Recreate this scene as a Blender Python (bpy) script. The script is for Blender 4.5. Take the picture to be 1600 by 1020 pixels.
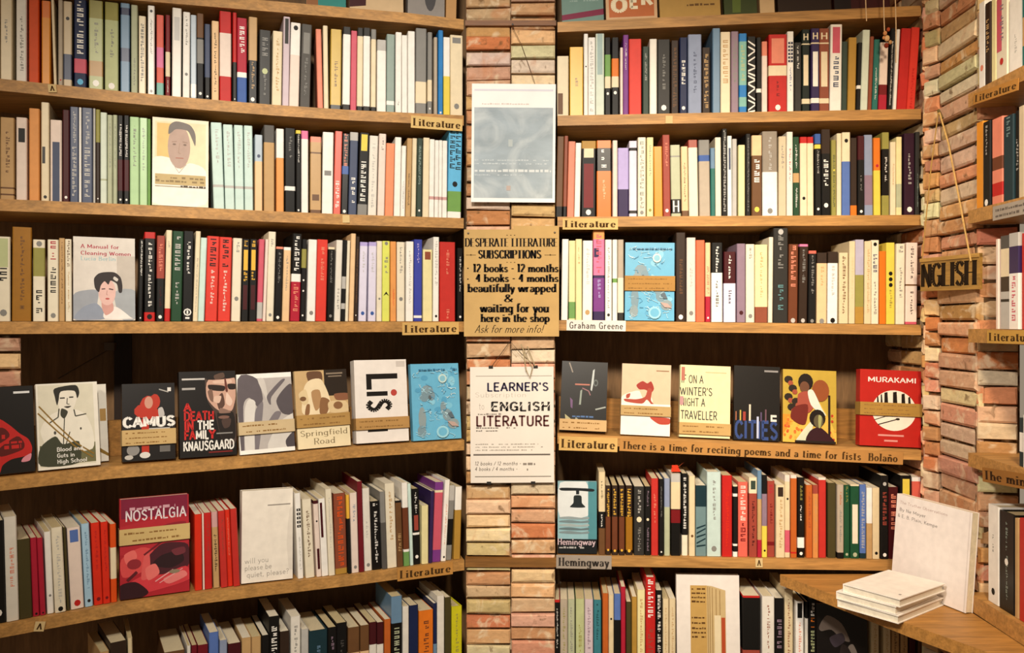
import bpy, math, random
from mathutils import Matrix, Vector, Euler
random.seed(7)
for o in list(bpy.data.objects): bpy.data.objects.remove(o)
SC = bpy.context.scene
# ------------------------------------------------------------ camera, light, exposure
F, CAMZ, HORIZON = 1350.0, 1.5, 502.0
cd = bpy.data.cameras.new('camera'); CAM = bpy.data.objects.new('camera', cd); SC.collection.objects.link(CAM)
CAM.location = (0, 0, CAMZ); CAM.rotation_euler = (math.pi/2, 0, 0)
cd.sensor_width = 36; cd.lens = 36*F/1600; cd.shift_y = (HORIZON-510)/1600; cd.clip_start = 0.02
SC.camera = CAM
SC.view_settings.view_transform = 'Standard'; SC.view_settings.look = 'None'
SC.view_settings.exposure = 0.0; SC.view_settings.gamma = 1.0; SC.view_settings.use_curve_mapping = False
W = bpy.data.worlds.new('shop_air'); SC.world = W; W.use_nodes = True
W.node_tree.nodes['Background'].inputs[0].default_value = (1.0, 0.80, 0.58, 1)
W.node_tree.nodes['Background'].inputs[1].default_value = 0.30
def lamp(name, loc, target, power, col, size, blend, radius):
    l = bpy.data.lights.new(name, 'SPOT'); l.energy = power; l.color = col
    l.spot_size = math.radians(size); l.spot_blend = blend; l.shadow_soft_size = radius
    o = bpy.data.objects.new(name, l); SC.collection.objects.link(o); o.location = loc
    o.rotation_euler = (Vector(target)-Vector(loc)).to_track_quat('-Z', 'Y').to_euler()
lamp('ceiling_spotlight', (-0.10, 0.02, CAMZ+0.86), (-0.10, 1.80, CAMZ-0.02), 124, (1.0, 0.92, 0.81), 60, 0.75, 0.07)
lamp('ceiling_spotlight', (0.36, 0.20, CAMZ+0.86), (0.74, 1.65, CAMZ-0.12), 84, (1.0, 0.80, 0.56), 64, 0.7, 0.08)
lamp('ceiling_spotlight', (-0.70, -0.15, CAMZ+0.86), (-0.62, 1.5, CAMZ-0.16), 46, (1.0, 0.87, 0.70), 58, 0.8, 0.10)
lamp('ceiling_spotlight', (-0.55, 0.10, CAMZ+0.86), (0.84, 1.5, CAMZ-0.17), 110, (1.0, 0.89, 0.77), 44, 0.8, 0.08)

# ------------------------------------------------------------ colours and materials
PAL = dict(p.split('=') for p in """cream=e6d6b4 ivory=e6dcc4 cream2=dcc9a2 white=f0ece4 offw=e2dcd0 pinkw=e8d5c8 beige=cdbb9c putty=b3a592 tan=bf9a68 peach=e6c193 ltgrey=b9b6b0
grey=85837e dgrey=55524e char=2f2d2a black=12100e blackgreen=14201a dkbrown=33241a brown=6a482a brown2=6b3a22 russet=8c4a33 maroon=451317 dkred=74161a dkred2=6e1620 crimson=ae2036 red=bd2420
red2=bf3029 brred=d83d30 scarlet=d62f1a rorange=da501a orange=dd7520 ltorange=e29a55 orangeb=bd6026 orangep=e79066 orangep2=cf8a4a amber=e2932c gold=eab540 mustard=c9a94c ochre=b0873a
ochre2=9c6a1c yellow=e4cc50 paleyellow=e6dba4 lime=d9de68 limey=cac420 olive=958f48 dkolive=463e20 sage=b0b596 sagegreen=b9c08e mint=b2d4a0 mintw=d2dccb paleaqua=c9e0d8 paleaqua2=bfd2cc
aqua=84b9ad greyaqua=9fb5b0 teal=2b6e64 teal2=397a86 greyteal=6d878a dkteal=1a333a tealgrey=5f8a8c dkgreen=35443a dkgreen2=20442a green=6f9c4e green2=1a4c30 leaf=6d9a55 greygreen=8ea097
brblue=2a7cc0 blue=3a5b9e blue2=5672b2 royal=3b44a2 sky=62b5e0 palesky=a6c8de navy=1a2448 slate=475069 steel=6888a4 greyblue=8b96b0 bluegrey=b1bfca lavender=b4a6da lavw=dad5e8 lavgrey=b3aec2
mauve=8d7686 mauvew=cdbcc4 pink=dd7aa2 pinkg=cb9f9b rose=cc5a6c salmon=e2886e coral=dc6656 coralo=e86c48 brick=9c4436 purple=7a3a86 dkpurple=33234f dkplum=321829 skin=d9a98c putty2=8f8476 page=dccfae paged=cbb88f card=c9a96c cardd=b08a4c ink=1a1512 grn=4a5a44""".split())
NAMES = dict(offw='off-white', pinkw='pinkish', ltgrey='light grey', dgrey='dark grey', char='charcoal', blackgreen='black-green', dkbrown='dark brown', brown2='brown', dkred='dark red', dkred2='dark red',
 red2='red', brred='bright red', scarlet='scarlet', rorange='orange-red', ltorange='light orange', orangeb='burnt orange', orangep='soft orange', orangep2='orange-tan', ochre2='ochre', paleyellow='pale yellow', limey='lime',
 dkolive='dark olive', sagegreen='pale green', mintw='whitish green', paleaqua='pale aqua', paleaqua2='pale aqua', greyaqua='grey-aqua', teal2='teal', greyteal='grey-teal', dkteal='dark teal', dkgreen='dark green', dkgreen2='dark green',
 green2='dark green', greygreen='grey-green', brblue='bright blue', blue2='blue', royal='royal blue', sky='sky-blue', palesky='pale blue', steel='steel blue', greyblue='grey-blue', bluegrey='blue-grey', lavw='lavender-white',
 mauvew='pale mauve', coralo='coral orange', dkpurple='dark purple', dkplum='dark plum', cream2='cream')
def lin(c): return c/12.92 if c <= 0.04045 else ((c+0.055)/1.055)**2.4
def col(c):
    h = PAL.get(c, c)
    if len(h) != 6: raise ValueError('colour '+c)
    return tuple(lin(int(h[i:i+2], 16)/255) for i in (0, 2, 4))
def mat(name, rough=0.5, bump=0.0, scale=40.0, var=0.12, spec=0.4, stretch=(1, 1, 1), grain=0.0, base=None):
    m = bpy.data.materials.new(name); m.use_nodes = True; n = m.node_tree.nodes; L = m.node_tree.links
    b = n['Principled BSDF']; b.inputs['Roughness'].default_value = rough; b.inputs['Specular IOR Level'].default_value = spec
    at = n.new('ShaderNodeAttribute'); at.attribute_name = 'Col'
    tc = n.new('ShaderNodeTexCoord'); mp = n.new('ShaderNodeMapping'); mp.inputs['Scale'].default_value = stretch
    L.new(tc.outputs['Object'], mp.inputs['Vector'])
    nz = n.new('ShaderNodeTexNoise'); nz.inputs['Scale'].default_value = scale; nz.inputs['Detail'].default_value = 6
    L.new(mp.outputs[0], nz.inputs['Vector'])
    mr = n.new('ShaderNodeMapRange'); mr.inputs['From Min'].default_value = 0.3; mr.inputs['From Max'].default_value = 0.7
    mr.inputs['To Min'].default_value = 1-var; mr.inputs['To Max'].default_value = 1+var*0.5
    L.new(nz.outputs[0], mr.inputs['Value'])
    mx = n.new('ShaderNodeVectorMath'); mx.operation = 'SCALE'
    L.new(at.outputs['Color'], mx.inputs[0]); L.new(mr.outputs[0], mx.inputs['Scale'])
    out = mx.outputs[0]
    if grain:
        wv = n.new('ShaderNodeTexNoise'); wv.inputs['Scale'].default_value = scale*3; wv.inputs['Detail'].default_value = 3; wv.inputs['Distortion'].default_value = 0.6
        L.new(mp.outputs[0], wv.inputs['Vector'])
        m2 = n.new('ShaderNodeMapRange'); m2.inputs['From Min'].default_value = 0.35; m2.inputs['From Max'].default_value = 0.65
        m2.inputs['To Min'].default_value = 1-grain; m2.inputs['To Max'].default_value = 1+grain*0.3
        L.new(wv.outputs[0], m2.inputs['Value'])
        s2 = n.new('ShaderNodeVectorMath'); s2.operation = 'SCALE'; L.new(out, s2.inputs[0]); L.new(m2.outputs[0], s2.inputs['Scale']); out = s2.outputs[0]
    L.new(out, b.inputs['Base Color'])
    if bump:
        bp = n.new('ShaderNodeBump'); bp.inputs['Strength'].default_value = bump; bp.inputs['Distance'].default_value = 0.004
        L.new(nz.outputs[0], bp.inputs['Height']); L.new(bp.outputs[0], b.inputs['Normal'])
    return m
M_COVER = mat('book_cover_paper', 0.5, 0, 60, 0.08, 0.25)
M_GLOSS = mat('glossy_book_cover', 0.34, 0, 60, 0.06, 0.32)
M_PAGE = mat('page_edges', 0.85, 0, 30, 0.10, 0.1, (60, 1, 1), 0.12)
M_WOOD = mat('shelf_wood', 0.5, 0.05, 6, 0.25, 0.35, (1.2, 14, 14), 0.22)
M_DARK = mat('dark_back_panel', 0.6, 0.05, 5, 0.25, 0.3, (10, 10, 1.2), 0.2)
M_BRICK = mat('handmade_brick', 0.9, 0.30, 60, 0.16, 0.1, (1, 1, 1.8), 0.06)
M_CLOUD = mat('cloudy_print', 0.55, 0, 9, 0.22, 0.15, (1, 1, 2.5), 0.05)
def blotch(m, scale, lo, hi, c, dist, amt=.75):
    n = m.node_tree.nodes; L = m.node_tree.links; b = n['Principled BSDF']; src = b.inputs['Base Color'].links[0].from_socket
    tc = n.new('ShaderNodeTexCoord'); z = n.new('ShaderNodeTexNoise'); z.inputs['Scale'].default_value = scale; z.inputs['Detail'].default_value = 5; z.inputs['Distortion'].default_value = dist
    L.new(tc.outputs['Object'], z.inputs['Vector']); r = n.new('ShaderNodeMapRange'); r.inputs['From Min'].default_value = lo; r.inputs['From Max'].default_value = hi; r.inputs['To Max'].default_value = amt
    L.new(z.outputs[0], r.inputs['Value']); x = n.new('ShaderNodeMix'); x.data_type = 'RGBA'; x.inputs[7].default_value = (*col(c), 1); L.new(r.outputs[0], x.inputs[0]); L.new(src, x.inputs[6]); L.new(x.outputs[2], b.inputs['Base Color'])
blotch(M_BRICK, 26, .55, .68, 'e6d4b4', 1.2, .65); blotch(M_BRICK, 19, .58, .70, 'c07c50', .6, .45); blotch(M_BRICK, 45, .62, .72, '6e5236', .8)
blotch(M_CLOUD, 11, .42, .66, 'c8d0d2', 1.5)
M_CARD = mat('cardboard', 0.8, 0.02, 25, 0.10, 0.15)
M_SHEET = mat('poster_paper', 0.55, 0, 20, 0.04, 0.15)
M_METAL = mat('clip_metal', 0.3, 0, 20, 0.05, 0.8)
M_STRING = mat('string_fibre', 0.9, 0, 200, 0.2, 0.1)
M_PLASTER = mat('old_floor_boards', 0.8, 0.1, 4, 0.3, 0.2, (1, 8, 1), 0.2)

# ------------------------------------------------------------ mesh builder
class MB:
    def __init__(s): s.v = []; s.f = []; s.c = []; s.m = []; s.mi = 0; s.T = None
    def poly(s, pts, c):
        k = len(s.v)
        if s.T is not None: pts = [s.T @ Vector(p) for p in pts]
        s.v += [tuple(p) for p in pts]; s.f.append(tuple(range(k, k+len(pts)))); s.c.append(col(c) if isinstance(c, str) else c); s.m.append(s.mi)
    def box(s, a, b, c, top=None):
        x0, y0, z0 = a; x1, y1, z1 = b
        P = [(x0,y0,z0),(x1,y0,z0),(x1,y1,z0),(x0,y1,z0),(x0,y0,z1),(x1,y0,z1),(x1,y1,z1),(x0,y1,z1)]
        s.hexa(P, c, top)
    def hexa(s, P, c, top=None):
        for i, q in enumerate(((0,3,2,1),(4,5,6,7),(0,1,5,4),(1,2,6,5),(2,3,7,6),(3,0,4,7))):
            s.poly([P[j] for j in q], top if (top and i == 1) else c)
    def tube(s, pts, r, c, n=6):
        pts = [Vector(p) for p in pts]; rings = []
        for i, p in enumerate(pts):
            d = (pts[min(i+1, len(pts)-1)]-pts[max(i-1, 0)]).normalized()
            u = d.orthogonal().normalized() if i == 0 else (rings[-1][1]-d*rings[-1][1].dot(d)).normalized()
            w = d.cross(u); rings.append(([p+(u*math.cos(2*math.pi*k/n)+w*math.sin(2*math.pi*k/n))*r for k in range(n)], u))
        for i in range(len(rings)-1):
            A, B = rings[i][0], rings[i+1][0]
            for k in range(n): s.poly([A[k], A[(k+1) % n], B[(k+1) % n], B[k]], c)
        s.poly(rings[0][0][::-1], c); s.poly(rings[-1][0], c)
    def ball(s, p, r, c, n=8, sq=1.0):
        p = Vector(p)
        g = lambda i, k: p+Vector((r*math.sin(math.pi*i/n)*math.cos(2*math.pi*k/n), r*math.sin(math.pi*i/n)*math.sin(2*math.pi*k/n), r*sq*math.cos(math.pi*i/n)))
        for i in range(n):
            for k in range(n):
                q = [g(i, k), g(i+1, k), g(i+1, k+1), g(i, k+1)]
                if i == 0: q = [q[0], q[1], q[2]]
                elif i == n-1: q = [q[0], q[1], q[3]]
                s.poly(q, c)
    def build(s, name, mats, parent=None):
        me = bpy.data.meshes.new(name); me.from_pydata(s.v, [], s.f)
        a = me.color_attributes.new('Col', 'FLOAT_COLOR', 'CORNER'); buf = []
        for f, c in zip(s.f, s.c): buf += [c[0], c[1], c[2], 1.0]*len(f)
        a.data.foreach_set('color', buf)
        mats = mats if isinstance(mats, (list, tuple)) else [mats]
        for m in mats: me.materials.append(m)
        if len(mats) > 1: me.polygons.foreach_set('material_index', s.m)
        o = bpy.data.objects.new(name, me); SC.collection.objects.link(o)
        if parent: o.parent = parent
        return o
def empty(name, loc, rot=(0, 0, 0)):
    o = bpy.data.objects.new(name, None); SC.collection.objects.link(o); o.location = loc; o.rotation_euler = rot; o.empty_display_size = 0.02; return o
def tag(o, label, cat, group=None, kind=None):
    o['label'] = label; o['category'] = cat
    if group: o['group'] = group
    if kind: o['kind'] = kind
    return o
def struct(o): o['kind'] = 'structure'; return o

# ------------------------------------------------------------ stroke lettering
GL = {}
def _g(txt):
    for row in txt.strip().split('\n'):
        k, w, body = row.split(' ', 2); st = []
        for s in body.split('|'):
            sm = s.startswith('~'); s = s.lstrip('~')
            pts = [tuple(float(q) for q in p.split(',')) for p in s.split(' ')]
            if sm and len(pts) > 2:
                out = []
                for i in range(len(pts)-1):
                    p0, p1, p2, p3 = pts[max(i-1, 0)], pts[i], pts[i+1], pts[min(i+2, len(pts)-1)]
                    if pts[0] == pts[-1]:
                        if i == 0: p0 = pts[-2]
                        if i == len(pts)-2: p3 = pts[1]
                    for t in (0, 1/3, 2/3):
                        out.append(tuple(0.5*((2*p1[a])+(-p0[a]+p2[a])*t+(2*p0[a]-5*p1[a]+4*p2[a]-p3[a])*t*t+(-p0[a]+3*p1[a]-3*p2[a]+p3[a])*t**3) for a in (0, 1)))
                pts = out+[pts[-1]]
            st.append(pts)
        GL[k] = (float(w), st)
_g("""a 5.6 ~0.8,4.8 2.2,6 4,5.4 4.5,4 4.5,2 4.5,0|~4.5,3.4 2,3.2 0.6,1.6 2,0 4.5,1.4
b 6 1,10 1,0|~1,4.5 3,6 5,4.5 5,1.5 3,0 1,1.5
c 5 ~4.6,4.8 3,6 1,4.6 0.8,3 1,1.4 3,0 4.6,1.2
d 6 5,10 5,0|~5,4.5 3,6 1,4.5 1,1.5 3,0 5,1.5
e 5.4 ~0.8,3.2 3,3.2 5,3.3 4.6,5 3,6 1.2,5 0.8,3 1.4,1 3,0 4.8,1.2
f 4 ~4,9 3,10 1.8,9 1.8,7 1.8,3 1.8,0|0.4,6 3.4,6
g 6 5,6 5,-1.5|~5,-1.5 4,-3 2,-3 1,-2|~5,4.5 3,6 1,4.5 1,1.5 3,0 5,1.5
h 6 1,10 1,0|~1,4.2 3,6 5,4.5 5,3|5,3.5 5,0
i 2.6 1.3,6 1.3,0|1.3,9 1.3,8
k 5.2 1,10 1,0|1,2.6 4.6,6|2.2,3.8 5,0
l 2.6 1.3,10 1.3,0
m 9 1,6 1,0|~1,4.4 2.6,6 4.5,4.6 4.5,3.5|4.5,4 4.5,0|~4.5,4.4 6.2,6 8,4.6 8,3.5|8,4 8,0
n 6 1,6 1,0|~1,4.2 3,6 5,4.5 5,3.5|5,4 5,0
ñ 6 1,6 1,0|~1,4.2 3,6 5,4.5 5,3.5|5,4 5,0|~1.4,8 2.4,9 3.6,8 4.6,9
o 6 ~3,6 1,4.6 0.8,3 1,1.4 3,0 5,1.4 5.2,3 5,4.6 3,6
p 6 1,6 1,-3|~1,4.5 3,6 5,4.5 5,1.5 3,0 1,1.5
q 6 5,6 5,-3|~5,4.5 3,6 1,4.5 1,1.5 3,0 5,1.5
r 4.4 1,6 1,0|~1,4 2.4,5.8 4,5.6
s 5 ~4.2,5 2.6,6 1,5 1.4,3.6 3.6,2.6 4.4,1.4 2.6,0 0.8,1
t 4 1.8,8.5 1.8,1|~1.8,1 2.4,0 3.6,0.4|0.4,6 3.6,6
u 6 1,6 1,2|~1,2 1.6,0.2 3,0 5,1.6|5,6 5,0
v 5.2 0.4,6 2.6,0 4.8,6
w 8.6 0.4,6 2.4,0 4.4,6 6.4,0 8.4,6
x 5 0.4,6 4.6,0|4.6,6 0.4,0
y 5.2 0.4,6 2.8,0|~4.8,6 2.8,0 1.6,-2.6 0.4,-2.8
z 5.2 0.8,6 4.6,6 0.8,0 4.6,0
A 7 0.4,0 3.5,10 6.6,0|1.6,3.4 5.4,3.4
B 6.4 1,0 1,10|~1,10 4,10 5,8.6 5,6.4 4,5.3 1,5.3|~1,5.3 4.4,5.3 5.6,3.8 5.6,1.4 4.4,0 1,0
C 6.6 ~6,8 4,10 1.4,8.4 0.8,5 1.4,1.6 4,0 6,2
D 7 1,0 1,10|~1,10 3.6,10 6,8 6.2,5 6,2 3.6,0 1,0
E 6 1,0 1,10|1,10 5.4,10|1,5.2 4.6,5.2|1,0 5.4,0
F 5.6 1,0 1,10|1,10 5.4,10|1,5.2 4.6,5.2
G 7 ~6,8 4,10 1.4,8.4 0.8,5 1.4,1.6 4,0 6,1.6|6,0.4 6,4.6|4,4.6 6,4.6
H 7 1,0 1,10|6,0 6,10|1,5.2 6,5.2
I 2.6 1.3,0 1.3,10
K 6.4 1,0 1,10|1,4 5.6,10|2.6,6 6,0
L 5.4 1,0 1,10|1,0 5,0
M 9 1,0 1,10 4.5,2 8,10 8,0
N 7 1,0 1,10 6,0 6,10
O 7.4 ~3.7,10 1.2,8.2 0.7,5 1.2,1.8 3.7,0 6.2,1.8 6.7,5 6.2,8.2 3.7,10
P 6 1,0 1,10|~1,10 4.2,10 5.6,8.6 5.6,6.4 4.2,4.8 1,4.8
R 6.4 1,0 1,10|~1,10 4.2,10 5.6,8.6 5.6,6.4 4.2,4.8 1,4.8|3.2,4.8 6,0
S 6.2 ~5.4,8.4 3.4,10 1.2,8.6 1.4,6.4 4.8,4.2 5.6,2.2 3.4,0 1,1.6
T 6.4 3.2,0 3.2,10|0.4,10 6,10
U 7 1,10 1,3|~1,3 1.6,0.6 3.5,0 5.4,0.6 6,3|6,3 6,10
V 6.6 0.4,10 3.3,0 6.2,10
W 10 0.4,10 2.8,0 5,9 7.2,0 9.6,10
Y 6.4 0.4,10 3.2,5 6,10|3.2,5 3.2,0
1 3.4 1.8,0 1.8,10|1.8,10 0.6,8.4
2 5.6 ~0.8,8 2.6,10 4.8,8.4 4.4,6 2.4,3 0.6,0|0.6,0 5,0
4 6 4,0 4,10 0.6,3.2 5.4,3.2
& 6.6 ~6,0 4,3 1.6,7.4 2.6,9.8 4,8.6 3.4,6.4 1,3 1,1 2.8,0 5,2 6,4.6
' 2 1,10 1,7.8
! 2.4 1.2,10 1.2,3|1.2,1.2 1.2,0
? 5 ~0.8,8 2.4,10 4.4,8.6 3.8,6.4 2.4,4.8 2.4,3|2.4,1.2 2.4,0
. 2.2 1,0.9 1,0
, 2.2 1.2,0.9 0.7,-1.2
· 3.4 1.6,4.6 1.6,3.6
- 4 0.6,4 3.4,4
/ 4.4 0.4,-0.6 4,10
~ 5 0.4,4 1.6,4.6 3.2,3.6 4.6,4.2
* 3 1.4,5 1.4,4""")
def text_w(t, size, tr=0.8): return sum((GL[c][0] if c in GL else 3.2)+tr for c in t)*size/10
def letters(t, size, thick=1.4, thin=None, tr=0.8, serif=0.0, slant=0.0, sx=1.0):
    """2-D quads (x right, y up) for the words, cap height = size"""
    thin = thick if thin is None else thin; Q = []; x = 0; k = size/10
    for ch in t:
        if ch not in GL: x += 3.2+tr; continue
        w, st = GL[ch]
        for pts in st:
            for i in range(len(pts)-1):
                (ax, ay), (bx, by) = pts[i], pts[i+1]; dx, dy = bx-ax, by-ay; l = math.hypot(dx, dy) or 1
                wd = thin+(thick-thin)*abs(dy)/l; nx, ny = -dy/l*wd/2, dx/l*wd/2; e = 0.0 if len(pts) > 4 else min(thin, 1.0)*0.35
                ex, ey = dx/l*e, dy/l*e
                Q.append([(ax+nx-ex, ay+ny-ey), (ax-nx-ex, ay-ny-ey), (bx-nx+ex, by-ny+ey), (bx+nx+ex, by+ny+ey)])
            if serif and len(pts) < 4:
                for (px, py), (qx, qy) in ((pts[0], pts[1]), (pts[-1], pts[-2])):
                    if abs(qy-py) > 2*abs(qx-px) and abs(qy-py) > 2.5:
                        Q.append([(px-serif, py-thin/2), (px+serif, py-thin/2), (px+serif, py+thin/2), (px-serif, py+thin/2)])
        GLX = x
        for i in range(len(Q)):
            if len(Q[i]) == 4: Q[i] = Q[i]+[GLX]
        x += w+tr
    return [[((p[0]+q[4]+slant*p[1])*k*sx, p[1]*k) for p in q[:4]] for q in Q], x*k*sx

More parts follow.
